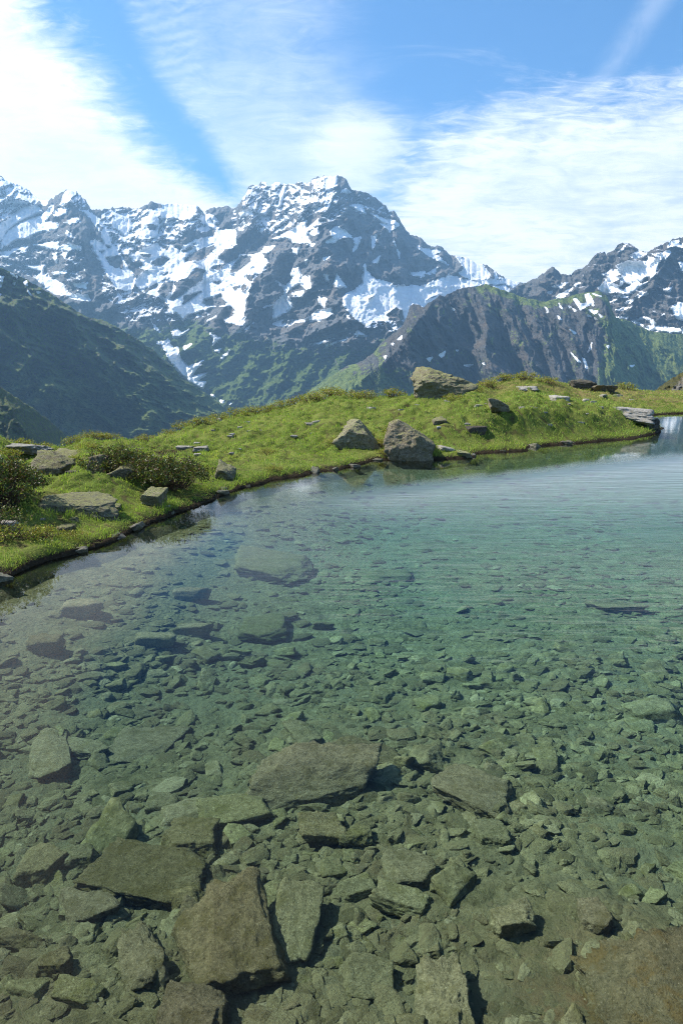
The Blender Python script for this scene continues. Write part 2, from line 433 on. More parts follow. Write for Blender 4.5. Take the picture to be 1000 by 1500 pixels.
A_snow += zpoly(150,270,
 [(100,210),(210,250),(215,320),(170,390),(120,340),(70,320),(70,260)],
 [(430,210),(440,150),(540,140),(700,155),(680,200),(600,260),(500,240),(430,260)],
 [(290,250),(400,210),(420,300),(400,390),(280,400)],
 [(250,500),(400,430),(500,450),(560,470),(570,510),(520,560),(450,620),(400,640),(250,600),(200,520)],
 [(700,330),(740,310),(800,330),(720,350)], [(760,230),(850,320),(840,340),(780,310),(700,250)], [(450,340),(540,400),(500,420)])
A_snow += [[(196,412),(212,398),(236,394),(256,376),(270,360),(290,350),(314,346),(318,336),(345,338),(346,358),(328,370),(330,384),(352,372),(372,374),(382,370),(392,384),(388,394),(372,406),(366,420),(360,440),(358,462),(352,476),(328,472),(345,455),(338,448),(318,448),(300,455),(276,462),(268,470),(262,462),(240,440),(228,432),(212,428),(200,418)]]
A_snow += zpoly(300,250,
 [(500,500),(600,450),(740,365),(750,440),(750,480),(770,520),(690,530),(640,530),(610,490),(530,510)],
 [(760,420),(830,350),(840,390),(770,430)], [(750,460),(830,415),(830,460),(790,475)], [(750,540),(810,530),(790,555)], [(640,570),(700,560),(680,620),(650,610)],
 [(420,590),(440,560),(470,560),(510,550),(460,600)], [(620,760),(640,720),(690,700),(710,770),(690,830),(620,870),(590,900),(620,930),(560,970),(430,1000),(500,980),(580,900),(600,840),(640,790)],
 [(510,800),(580,840),(590,870),(530,820)], [(710,780),(770,780),(780,860),(740,870),(700,840)], [(870,760),(900,760),(910,820),(880,800)],
 [(740,650),(770,660),(730,690)], [(640,900),(720,880),(700,920)], [(830,930),(890,940),(880,1000),(840,980)],
 [(890,110),(910,40),(965,35),(965,100),(900,150)], [(250,310),(340,270),(350,320),(260,340)], [(390,310),(470,280),(450,330)], [(30,320),(80,340),(100,380),(70,400)],
 [(560,120),(600,110),(560,260),(530,280)], [(860,280),(920,240),(900,270)], [(480,420),(510,400),(490,450)], [(380,440),(430,440),(420,460)])
A_snow += zpoly(450,250,
 [(310,255),(390,250),(430,320),(370,300)], [(455,310),(530,340),(640,370),(670,390),(600,395),(540,380)], [(535,380),(600,400),(675,400),(600,450),(590,430)],
 [(130,525),(190,490),(170,440),(210,405),(280,440),(330,490),(260,480),(240,500),(200,530)], [(340,500),(390,490),(370,560),(330,590),(350,540)],
 [(470,480),(510,470),(480,570)], [(630,500),(650,560),(640,550)], [(650,570),(680,600),(675,640)], [(480,665),(535,625),(510,680)],
 [(760,750),(860,740),(850,780),(800,780)], [(870,760),(950,710),(930,750)], [(810,560),(900,590),(970,585),(960,600),(900,615),(970,640),(1000,680),(930,640),(840,590)],
 [(90,290),(170,240),(160,270)], [(200,800),(220,760),(280,850),(230,860),(190,830)], [(110,640),(160,630),(120,665)], [(250,150),(280,130),(330,160),(280,170)],
 [(420,680),(435,740),(500,800),(580,810),(640,845),(700,840),(830,870),(900,820),(1000,780),(1000,900),(900,920),(850,950),(700,940),(560,920),(480,905),(430,930),(420,960),(350,1000),(270,1000),(260,950),(300,920),(380,920),(340,880),(400,830),(410,740)],
 [(350,1000),(430,930),(490,905),(600,935),(850,950),(930,930),(1000,870),(1100,800),(1050,990),(700,1100),(400,1050)])
A_snow += zpoly(400,400,
 [(510,190),(540,150),(600,130),(700,130),(1000,120),(1000,270),(900,250),(820,300),(850,350),(740,350),(640,360),(560,290),(520,240)],
 [(630,345),(700,345),(710,400),(680,390)], [(0,230),(120,190),(150,250),(0,340)], [(150,360),(230,340),(330,270),(430,260),(430,300),(340,350),(240,350)],
 [(330,170),(390,190),(370,250),(340,220)], [(220,20),(270,20),(280,110),(210,90)], [(370,10),(400,10),(400,60)], [(590,450),(620,420),(680,460),(630,465)],
 [(270,520),(380,500),(450,478),(330,518)], [(380,550),(390,525),(540,480),(470,510),(400,540)], [(150,170),(220,140),(210,170)], [(530,290),(560,330),(545,325)])
A_snow += zpoly(200,400,
 [(220,190),(330,190),(340,280),(240,300),(220,290),(250,240)], [(260,430),(300,410),(330,440),(390,410),(320,470),(270,470)],
 [(200,500),(230,480),(270,560),(300,540),(310,600),(380,690),(490,640),(450,690),(400,760),(520,730),(450,790),(510,800),(490,850),(420,820),(330,750),(240,630),(210,560),(150,510)],
 [(740,430),(820,360),(760,430)], [(800,410),(860,360),(820,400)], [(350,540),(400,520),(350,560)], [(560,570),(620,560),(600,580)], [(620,620),(680,570),(630,630)],
 [(540,440),(620,480),(560,530),(560,480)], [(540,890),(570,900),(560,910)], [(615,935),(640,940),(630,946)], [(680,950),(690,955),(684,960)], [(110,350),(120,370),(170,430),(140,410)],
 [(520,350),(590,310),(540,340)], [(640,350),(720,340),(800,320),(780,380),(740,380),(640,360)])
A_snow += zpoly(600,350,
 [(340,130),(440,150),(530,190),(580,260),(570,290),(440,300),(360,250),(400,220),(380,180)], [(280,260),(400,300),(440,310),(560,290),(680,300),(720,330),(560,330),(390,350),(280,410),(240,400),(270,350),(230,330)],
 [(620,240),(650,290),(620,290)], [(660,285),(790,320),(760,350),(720,345)], [(0,340),(60,350),(200,320),(280,280),(270,360),(200,410),(60,450),(0,520)],
 [(60,55),(150,80),(220,90),(150,110),(210,130),(280,190),(200,150),(100,100)], [(200,420),(700,340),(760,420),(200,560)])
A_rocks = zpoly(150,270,
 [(610,545),(690,485),(820,440),(830,470),(740,550),(610,570)], [(590,490),(680,430),(670,460),(600,500)], [(540,760),(530,720),(620,680),(690,610),(750,630),(730,700),(600,790),(520,850),(490,850)],
 [(290,780),(400,725),(410,750),(320,795)], [(400,790),(450,715),(520,715),(520,770),(460,830)], [(800,610),(850,590),(890,590),(860,630)], [(900,470),(1000,470),(990,540),(910,580),(850,540)],
 [(930,630),(1000,600),(1000,640),(940,650)], [(740,870),(850,820),(910,860),(880,890),(760,890)], [(800,920),(900,900),(970,950),(920,980),(830,960)],
 [(280,510),(360,510),(350,535),(290,530)], [(400,420),(490,460),(470,480),(420,450)], [(350,570),(440,530),(490,550),(430,600),(370,590)], [(330,290),(400,300),(390,340),(340,330)],
 [(600,820),(720,790),(640,850),(590,880)], [(430,660),(480,645),(460,670)], [(440,705),(490,680),(470,705)], [(820,715),(865,712),(850,730)], [(30,550),(110,520),(160,570),(150,620),(60,590)], [(180,580),(280,550),(300,590),(210,630)])
A_rocks += zpoly(300,250,
 [(180,740),(270,630),(340,630),(330,670),(240,740)], [(40,710),(150,680),(100,735)], [(100,620),(160,570),(240,600),(160,680)], [(0,950),(120,910),(130,940),(0,970)], [(70,980),(150,950),(160,990)],
 [(260,860),(290,830),(310,850),(280,885)], [(200,850),(250,840),(220,885)], [(70,820),(120,815),(100,832)], [(290,770),(370,760),(340,810)])
A_rocks += zpoly(400,400, [(830,300),(900,245),(940,270),(960,330),(900,360),(850,340)], [(690,180),(740,165),(700,195)])
A_rocks += zpoly(0,250, [(700,380),(760,420),(740,440)], [(780,640),(880,620),(910,680),(860,720),(800,690)], [(780,550),(810,560),(790,575)], [(730,590),(760,590),(750,610)])
A_dust = [(.06, P) for P in zpoly(300,250, [(200,300),(320,130),(420,80),(540,80),(600,90),(800,70),(880,40),(970,35),(930,160),(930,250),(840,300),(750,340),(560,440),(500,470),(380,430),(250,440),(200,400)])]
A_dust += [(.05, P) for P in zpoly(0,250, [(-200,40),(0,50),(90,80),(200,130),(290,210),(250,250),(0,400),(-200,420)], [(550,150),(640,240),(660,290),(600,300),(510,220)])]
A_dust += [(.04, P) for P in zpoly(150,270, [(420,260),(560,250),(620,280),(560,420),(420,400)], [(0,190),(430,180),(430,430),(250,520),(100,500),(0,420)], [(620,230),(760,200),(800,330),(600,340)])]
A_dust += [(-.12, P) for P in zpoly(400,400, [(700,350),(1000,360),(900,430),(740,410)], [(0,340),(200,340),(100,400),(0,380)])]
A_dust += [(-.2, P) for P in zpoly(450,250, [(170,140),(330,150),(560,240),(640,360),(450,320),(300,240),(300,300),(120,420),(60,380)])]
A_dust += [(-.2, P) for P in zpoly(150,270, [(0,600),(300,820),(650,850),(800,960),(500,1000),(200,1000),(0,800)])]
A_dust += [(-.25, P) for P in zpoly(0,250, [(0,560),(500,450),(650,560),(600,900),(0,700)])]

def A_green(X, Y, N):
    line = interp(X, [(-300,520),(0,480),(240,470),(275,455),(300,470),(330,480),(360,485),(420,495),(480,505),(540,500),(560,485),(700,500)])
    g = sstep(-12, 34, Y - line) * 1.15
    return g - 2.2 * sstep(.0, .55, .5 - N[..., 2]) * .35
mat_main = mountain_material('massif_rock_snow', (.12,.125,.132), (.26,.255,.25), (.06,.10,.02), (.16,.22,.05), 1/420)
relief('mountain', A_sky, [(-320,600),(0,600),(250,600),(345,606),(500,610),(900,610)],
       [(-320,7900),(0,7300),(100,6950),(200,7300),(300,7300),(490,6900),(660,7300),(860,7300)], [(-320,4200),(180,4300),(345,4300),(600,4100),(860,4300)],
       -320, 860, 1.25, 300, A_spurs, A_snow, A_rocks, A_dust, A_green,
       [('r',140,70,55),('r',70,26,22),('r',38,10,10),('f',13,4,4)], jag=2.2, jagf=.21, mat=mat_main, seed=1.7, slope_snow=1.0, fall=.35, tpow=.92)

# --- snow-streaked peaks on the right
F_sky = [(640,470),(720,440),(748,426),(764,416),(784,408),(800,397),(808,390),(814,394),(820,400),(830,403),(836,402),(843,395),(854,392),(860,388),(868,376),(878,369),(885,368),(887,372),(900,365),(904,358),(912,356),(921,356),(928,361),(936,366),(947,369),(960,362),(974,355),(986,350),(1000,347),(1040,338),(1100,360),(1180,345),(1350,400)]
F_snow = zpoly(800,340,
 [(400,310),(440,300),(480,260),(590,210),(730,220),(740,180),(830,200),(820,250),(780,320),(700,400),(600,460),(520,430),(430,460),(375,410),(440,350)],
 [(520,150),(580,90),(560,130)], [(610,170),(680,135),(730,160),(650,190)], [(760,155),(830,160),(900,130),(910,150),(870,200),(800,180)], [(890,110),(900,70),(970,65),(960,90)],
 [(1000,85),(1080,110),(1000,115),(960,100)], [(965,220),(1060,230),(1060,350),(980,270)], [(855,420),(920,405),(900,445)], [(910,560),(960,520),(1060,520),(1060,660),(960,640)],
 [(620,650),(700,625),(780,640),(800,680),(880,700),(1100,715),(1100,750),(860,735),(740,710),(680,680)], [(510,620),(610,625),(560,640)], [(560,520),(640,490),(690,440),(750,450),(680,470),(600,525)],
 [(470,510),(520,490),(490,515)], [(40,400),(100,380),(150,370),(100,410)], [(200,390),(245,370),(220,395)], [(0,440),(45,430),(30,445)], [(20,500),(60,490),(100,450),(190,410),(150,450),(120,485),(80,480)],
 [(500,570),(620,545),(520,580)], [(1150,250),(1300,230),(1250,420)], [(560,460),(600,480),(480,470)], [(840,600),(865,602),(850,612)])
F_rocks = zpoly(800,340, [(480,370),(540,340),(530,390)], [(530,410),(570,375),(610,385),(560,420)], [(510,320),(550,310),(540,330)], [(690,370),(750,325),(760,350),(700,380)], [(660,650),(720,640),(770,680),(720,690)], [(480,240),(520,270),(450,270)], [(400,325),(450,320),(440,340)])
F_spurs = [(330,70,110,[(921,355),(947,371),(968,385),(962,410),(975,435),(980,460),(988,490)]), (170,40,40,[(885,368),(868,392),(850,410),(838,430)]), (120,25,25,[(904,358),(892,378),(880,395)]),
 (120,25,25,[(808,390),(800,405),(790,430)]), (190,50,70,[(1040,338),(1050,400),(1060,480)]), (120,24,30,[(905,430),(900,450),(915,475),(935,490)]), (110,22,26,[(850,395),(830,412),(815,430)]), (120,20,30,[(960,420),(955,450),(958,478)])]
def F_green(X, Y, N): return .55 * sstep(455, 500, Y) + .12
relief('mountain', F_sky, [(640,560),(800,560),(1000,560),(1350,560)], [(640,5600),(800,5600),(1000,5300),(1350,5200)], [(640,4500),(900,4300),(1350,4100)],
       640, 1350, 1.25, 170, F_spurs, F_snow, F_rocks, [(-.3, P) for P in zpoly(800,340, [(350,100),(1000,60),(1000,700),(500,640),(200,480)])], F_green,
       [('r',110,50,40),('r',60,20,17),('r',32,9,8),('f',10,3.5,3.5)], jag=1.8, jagf=.2, mat=mountain_material('peak_rock_snow', (.10,.10,.10), (.21,.198,.18), (.05,.075,.02), (.11,.15,.04), 1/340),
       seed=4.1, slope_snow=.8, fall=-.2)

# --- slate ridge with gullies in the middle and its green spur at the right
E_sky = [(400,640),(420,600),(440,584),(456,570),(464,564),(484,552),(504,538),(532,528),(548,516),(558,502),(574,490),(590,476),(596,462),(600,448),(606,445),(614,447),(618,450),(628,444),(638,437),(644,432),(650,434),(658,430),(668,425),(676,422),(696,420),(712,416),(720,419),(736,425),(752,430),(766,436),(780,438),(792,442),(800,441),(812,438),(828,436),(840,432),(852,429),(864,428),(875,426),(882,430),(890,436),(893,448),(900,464),(924,472),(940,481),(960,487),(1000,490),(1060,488),(1200,500),(1350,520)]
E_spurs = [
 (330,60,95,[(640,435),(612,470),(575,520),(520,565),(480,600)]),
 (230,26,36,[(692,421),(705,450),(714,482),(710,510),(722,545),(748,605)]), (210,22,32,[(722,420),(742,455),(758,490),(780,540),(806,605)]),
 (200,22,30,[(765,436),(782,470),(802,505),(818,545),(836,605)]), (190,22,30,[(800,441),(818,468),(842,505),(852,545),(864,605)]), (150,16,24,[(664,426),(684,455),(700,490),(716,530)]),
 (120,12,16,[(740,427),(762,458),(776,482),(794,510)]), (95,9,13,[(714,450),(730,490),(746,530),(768,600)]), (95,9,13,[(752,490),(765,520),(772,560),(788,605)]), (90,8,12,[(728,470),(742,505),(758,560)]),
 (150,18,26,[(840,432),(852,460),(870,490),(876,530),(880,600)]), (110,70,40,[(893,448),(905,475),(925,500),(945,515),(975,530),(1010,545)]), (170,40,30,[(875,426),(886,455),(896,486),(900,510),(898,560)]),
 (120,30,22,[(960,487),(972,505),(990,530),(1010,560)]), (140,40,40,[(1050,488),(1060,530),(1080,580)]), (110,30,40,[(925,500),(920,540),(900,600)]),
]
E_snow = zpoly(800,340, [(280,460),(310,450),(345,515),(280,550),(250,570),(195,490),(220,490),(250,530),(300,520)], [(310,570),(380,580),(350,600)], [(190,560),(220,575),(205,580)], [(340,450),(400,470),(360,462)],
 [(380,600),(410,620),(395,622)], [(90,520),(115,560),(100,550)], [(0,560),(15,585),(2,590)], [(80,610),(110,640),(90,635)], [(170,710),(220,740),(205,745)], [(300,880),(330,810),(320,860)], [(175,880),(250,955),(235,955)],
 [(265,920),(280,930),(300,1000),(288,1000)], [(440,835),(465,830),(450,848)], [(610,980),(640,975),(625,985)], [(350,625),(370,640),(355,640)], [(300,605),(325,620),(305,615)], [(160,540),(180,550),(170,552)],[(330,530),(350,535),(340,545)])
E_snow += zpoly(600,350, [(215,850),(260,820),(255,850),(230,865)], [(125,875),(165,865),(145,895)], [(300,495),(330,520),(320,525)], [(335,812),(355,815),(345,822)], [(390,925),(460,920),(440,935)], [(530,910),(555,912),(545,922)], [(985,495),(1000,510),(1000,520)], [(880,410),(900,400),(890,425)])
E_snow += zpoly(400,400, [(910,490),(940,460),(940,480)], [(865,520),(880,515),(875,527)], [(810,610),(830,605),(820,628)])
def E_green(X, Y, N):
    g = .05 + .9 * sstep(440, 470, Y) * sstep(868, 905, X + .2 * (Y - 500)) + .45 * sstep(530, 560, Y) * sstep(690, 600, X)
    g = g + .7 * sstep(16, 5, Y - interp(X, E_sky)) * sstep(690, 715, X)
    g = g + .25 * sstep(610, 560, X - .8 * (Y - 560)) + .35 * sstep(540, 590, Y) * sstep(.45, .62, N[..., 2])
    g = g + .5 * sstep(20, 0, np.abs(Y - 470 - .9 * (X - 880))) * (X > 850) + .35 * (ridged(X / 40, Y / 50, 2.0, 3) > 1.1)
    return g
relief('mountain', E_sky, [(400,648),(450,640),(900,640),(1350,640)], [(400,3600),(600,3700),(700,3900),(900,3900),(1000,4150),(1350,4900)], [(400,3150),(640,3150),(900,3050),(1000,3150),(1350,3700)],
       400, 1350, 1.25, 170, E_spurs, E_snow, (), (), E_green, [('r',36,26,90),('r',20,10,34),('r',9,4.5,13),('f',4,3,4)], jag=1.5, jagf=.17, warp=9,
       mat=mountain_material('slate_turf_snow', (.075,.077,.082), (.165,.16,.152), (.10,.14,.04), (.23,.29,.085), 1/230), seed=7.7, fall=-.45)

# --- shaded ridge on the left
C_sky = [(-330,250),(-200,300),(-80,360),(0,392),(15,398),(40,410),(60,422),(84,436),(108,452),(128,464),(150,469),(168,477),(200,496),(224,512),(240,528),(256,538),(264,552),(296,572),(320,590),(336,606),(350,622),(380,660)]
C_snow = zpoly(0,250, [(0,770),(30,775),(10,850),(0,850)], [(80,750),(130,775),(125,790),(95,775)], [(175,815),(195,805),(205,840),(185,835)], [(205,875),(230,910),(215,900)], [(95,825),(112,822),(105,838)], [(0,900),(12,905),(0,915)], [(270,885),(300,890),(280,895)])
C_spurs = [(200,50,60,[(60,422),(110,490),(170,560),(240,640)]), (170,45,55,[(150,469),(190,520),(240,580),(290,640)]), (200,60,60,[(-20,400),(30,480),(80,560),(120,650)]), (100,22,25,[(240,528),(270,570),(310,630)]), (90,20,26,[(108,452),(150,510),(205,580),(250,640)]), (90,24,30,[(20,405),(70,490),(120,560),(170,640)])]
def C_green(X, Y, N): return .6 + .35 * sstep(520, 620, Y)
relief('mountain', C_sky, [(-330,700),(0,690),(200,680),(380,672)], [(-330,2300),(0,2700),(340,3450),(380,3550)], [(-330,2150),(0,2250),(340,2600),(380,2650)],
       -330, 380, 1.4, 190, C_spurs, C_snow, (), (), C_green, [('r',90,60,46),('r',52,22,16),('f',22,8,7),('f',9,3,3)], jag=1.6, jagf=.15,
       mat=mountain_material('heath_rock', (.10,.097,.09), (.22,.20,.175), (.06,.095,.028), (.17,.215,.06), 1/170), seed=9.2, fall=-.8)

# --- lower shoulder at the far left and the rocky flank at the right edge
relief('hill', [(-330,380),(-120,490),(0,566),(24,582),(52,600),(80,622),(100,640),(130,668)], [(-330,760),(0,720),(130,700)], [(-330,900),(0,1250),(130,1500)], [(-330,560),(0,760),(130,1300)],
       -330, 130, 2, 90, [(60,30,40,[(0,566),(40,640),(70,690)])], (), (), (), lambda X, Y, N: .62 + 0 * X, [('r',16,36,30),('r',9,12,10),('f',4,4,4)], jag=1.5, jagf=.15,
       mat=mountain_material('shoulder_heath', (.08,.075,.06), (.16,.15,.12), (.05,.075,.02), (.13,.16,.04), 1/70), seed=12.2, base_z=-320)
relief('hill', [(930,600),(950,582),(960,571),(972,562),(985,553),(1000,545),(1040,530),(1200,500),(1350,480)], [(930,612),(1000,600),(1350,590)], [(930,150),(1000,190),(1350,210)], [(930,120),(1000,120),(1350,110)],
       930, 1350, 1.5, 60, (), (), (), (), lambda X, Y, N: .42 + .35 * sstep(12, 2, Y - (1545 - X)), [('r',3.5,30,18),('r',2,10,8),('f',.8,4,4)], jag=1.3, jagf=.2,
       mat=mountain_material('flank_rock', (.15,.14,.12), (.30,.28,.245), (.07,.075,.025), (.14,.13,.045), 1/14), seed=15.2, base_z=-60)

# --- the valley floor with its stony river bed
def valley():
    m, nb, p = material('valley_turf')
    P = nb.mapping(geo_pos(nb), (1/300.,)*3)
    n = nb.noise(P, 3, 9, .65)
    base = nb.mixc(nb.ss(n, .4, .6), (.04, .06, .018), (.095, .13, .04))
    y = nb.xyz(geo_pos(nb))
    # gravel along the stream line
    wob = nb.mul(nb.sub(nb.noise(P, 1.3, 4), .5), 260.0)
    d = nb.math('ABSOLUTE', nb.add(nb.add(y[0], 620.0), wob))
    base = nb.mixc(nb.ss(nb.add(d, nb.mul(nb.sub(n, .5), 120.0)), 120.0, 70.0), base, (.42, .42, .41))
    nb.put(p.inputs['Base Color'], base); p.inputs['Roughness'].default_value = 1
    n_ = 60
    gx, gy = np.meshgrid(np.linspace(-7600, 7600, n_), np.linspace(500, 9300, n_))
    z = -300 + 14 * fbm(gx / 900, gy / 900, 0, 3)
    tag(mesh_np('valley', np.stack([gx, gy, z], -1).reshape(-1, 3), grid_faces(n_, n_), m), kind='structure')
valley()

# --- the air between: even, pale and bluish
def haze():
    x0, x1, y0, y1, z0, z1 = -8000, 8000, -700, 9600, -400, 2600
    V = [(x, y, z) for z in (z0, z1) for y in (y0, y1) for x in (x0, x1)]
    f = [(0,2,3,1),(4,5,7,6),(0,1,5,4),(2,6,7,3),(0,4,6,2),(1,3,7,5)]
    m = bpy.data.materials.new('air'); m.use_nodes = True; nb = NB(m.node_tree); nb.n.remove(nb.n['Principled BSDF'])
    v = nb.node('ShaderNodeVolumePrincipled'); v.inputs['Color'].default_value = (.36, .66, 1, 1)
    v.inputs['Density'].default_value = HAZE; v.inputs['Anisotropy'].default_value = .25
    nb.l.new(v.outputs[0], nb.n['Material Output'].inputs['Volume'])
    o = mesh_np('haze', V, np.array(f), m, smooth=False); tag(o, kind='stuff')
HAZE = 6.4e-5
haze()
# ------------------------------------------------------------------ the grassy bank round the tarn
SHORE_PX = [(-300,960),(-150,905),(-60,871),(0,848),(40,830),(100,812),(150,795),(210,768),(270,745),(300,735),(350,715),(372,711),(400,702),(440,696),(470,690),(500,687),(518,683),(551,674),(564,674),(600,673),(643,672.5),(675,671),(690,669),(697,664),(740,661.5),(769,660),(773,655.5),(820,651),(860,648),(923,642.5),(951,637),(965,629)]
_sx, _sy = at_height([p[0] for p in SHORE_PX], [p[1] for p in SHORE_PX], 0.0)
SHORE = [(-60, -2.6), (-2.2, -1.6), (-3.6, -.2)] + [(-3.9, 1.6)] + list(zip(_sx[1:], _sy[1:]))
SHORE += [(9.15, 19.6), (8.95, 20.6), (9.4, 22.6), (10.8, 24.6), (12.0, 25.6), (13.2, 26.0), (16, 26.3), (22, 27), (34, 29), (60, 33), (6000, 60), (6000, 6000), (-6000, 6000), (-6000, -2.6)]
# control points: pixel on a visible crest or slope, and its distance
CREST_TRIM = [(0,.104),(30,.37),(60,.427),(100,.414),(130,.211),(180,.284),(220,.372),(260,.39),(300,.246),(350,.242),(400,.21),(440,.193),(480,.089),(520,.159),(560,.199),(600,.137),(650,.098),(690,.142),(715,.407),(740,.191),(775,.031),(810,.091),(840,.154),(900,.036),(960,.107)]
CTRL = [(-300,640,10.5),(-100,638,11.5),(0,643,11.6),(60,650,11.4),(130,645,12),(220,642,13.2),(300,619,15.6),(350,608,17),(400,598,18.4),(440,589,19),(480,582,19.2),(520,579,19),(560,578,18.6),(600,578,18.4),(650,581,18.2),(690,573,25),(715,562,27.5),(740,555,29),(775,553,30),(810,559,31),(840,564,32),(900,568,33),(960,574,34.5),(1000,575,35),(1150,572,35),(1350,570,36),
        (690,585,17.2),(740,584,17.4),(800,587,17.6),(870,594,18.4),(930,606,19.2),(955,618,19.3),(60,700,8.4),(0,720,7.6),(160,690,9.4),(250,670,11.2),(330,655,12.8),(420,640,14.2),(520,625,15),(600,615,15.5),(700,620,14.9),(800,618,15.6),
        (1000,600,26.8),(1100,600,27),(930,596,27),(820,580,27),(750,572,26.5)]
_cp = np.array(CTRL, float); _u, _w = ray(_cp[:, 0], _cp[:, 1])
_C = np.c_[_u * _cp[:, 2], _cp[:, 2], H + _w * _cp[:, 2] - .055 * (_cp[:, 2] > 10)]
_sh = np.array([p for p in SHORE if abs(p[0]) < 39 and p[1] > 1]); _sh = np.c_[_sh, np.full(len(_sh), .02)]
_C = np.vstack([_C, _sh, [[-8, 2, .4], [-8, 6, .45], [-12, 8, .5], [16, 40, .4], [-2, 30, .3], [8, 23.4, .40], [7, 25, .62], [24, 42, .5], [4.5, 21, .72], [5.5, 22.5, .72]]])
def _tps(r2): return r2 * np.log(r2 + 1e-9) * .5
_n = len(_C); _A = np.zeros((_n + 3, _n + 3)); _dx = _C[:, None, :2] - _C[None, :, :2]
_A[:_n, :_n] = _tps((_dx ** 2).sum(-1)) + .15 * np.eye(_n); _A[:_n, _n] = 1; _A[:_n, _n+1:] = _C[:, :2]; _A[_n:, :_n] = _A[:_n, _n:].T
_W = np.linalg.solve(_A, np.r_[_C[:, 2], 0, 0, 0])

def crest_line(az):
    """distance at which the ground turns down behind the crest, by azimuth as pixel column"""
    return interp(az, [(-400,12),(0,12.4),(130,12.8),(220,14.2),(300,16.6),(400,19.4),(480,20.4),(600,20),(660,20.5),(690,27),(715,30),(740,33),(840,36),(1000,40),(1400,42)])

def shore_sd(x, y):
    x = np.asarray(x, float); y = np.asarray(y, float)
    return poly_sd(x, y, SHORE) + .085 * perlin(x * 1.05, y * 1.05, 2.2) + .05 * perlin(x * 3.3, y * 3.3, 5.2)

def tussock(x, y):
    wx, wy = x + .12 * perlin(x * 2.0, y * 2.0, 8.1), y + .12 * perlin(x * 2.0, y * 2.0, 4.1)
    return sstep(.0, .34, np.abs(perlin(wx * 2.7, wy * 2.7, 2.7))) + .45 * sstep(.0, .34, np.abs(perlin(wx * 5.6, wy * 5.6, 7.7)))

def bank_z(x, y, detail=True):
    x = np.asarray(x, float); y = np.asarray(y, float)
    sh = x.shape; xf, yf = x.ravel(), y.ravel()
    xq, yq = np.clip(xf, -14, 32), np.clip(yf, 1, 44)
    z = np.empty_like(xf)
    for a in range(0, len(xf), 20000):
        s = slice(a, a + 20000)
        r2 = (xq[s, None] - _C[None, :, 0]) ** 2 + (yq[s, None] - _C[None, :, 1]) ** 2
        z[s] = _tps(r2) @ _W[:_n] + _W[_n] + _W[_n+1] * xq[s] + _W[_n+2] * yq[s]
    sd = shore_sd(xf, yf)
    z = np.clip(z, -.5, 1.6)
    lip = .035 + .055 * sstep(0, .16, sd) + .045 * perlin(xf * 1.7, yf * 1.7, 3.3)
    z = np.where(sd > 0, lip * sstep(-.02, .05, sd) + np.maximum(z, 0) * sstep(.0, 1.0, sd), 0)
    if detail:
        amp = sstep(.1, 1.2, sd)
        # turf hummocks with trodden hollows between
        b = np.abs(perlin(xf * 1.25, yf * 1.25, 1.1)); b2 = np.abs(perlin(xf * 2.9, yf * 2.9, 6.1))
        z = z + np.where(sd > 0, amp * (.065 * sstep(.02, .5, b) + .05 * sstep(.02, .4, b2) - .085 + .05 * tussock(xf, yf) - .02 + .05 * fbm(xf * .33, yf * .33, .7, 3)) * np.clip(.6 + yf / 40, .6, 1.1), 0)
    az0 = 500 + 1000 * xf / np.maximum(yf, 1) / 1.02
    z = z - np.where(sd > 0, interp(az0, CREST_TRIM) * sstep(.6, 4.5, sd), 0)
    # behind the crest the slope falls away to the valley
    az = 500 + 1000 * xf / np.maximum(yf, 1) / 1.022
    over = yf - crest_line(az)
    z = z - np.where(over > 0, np.where(over < 6, over ** 2 * .045, 1.62 + (over - 6) * .54), 0)
    # under water: undercut edge and then the bed
    z = np.where(sd <= 0, np.maximum(-.75, np.where(sd > -.05, .05 + sd * 1.6, -.03 + (sd + .05) * .75)), z)
    return z.reshape(sh), sd.reshape(sh)

def bank_at(px, py):
    """point of the bank seen at a pixel"""
    u, w = ray(px, py)
    d = np.concatenate([np.linspace(4, 12, 240), np.linspace(12.05, 45, 500)])
    z, _ = bank_z(u * d, d, False); hit = np.nonzero(H + w * d <= z)[0]
    k = hit[0] if len(hit) else len(d) - 1
    if not len(hit):                        # above the skyline: the crest of that column
        ang = (z - H) / d; k = int(np.argmax(ang))
    return float(u * d[k]), float(d[k]), float(z[k])

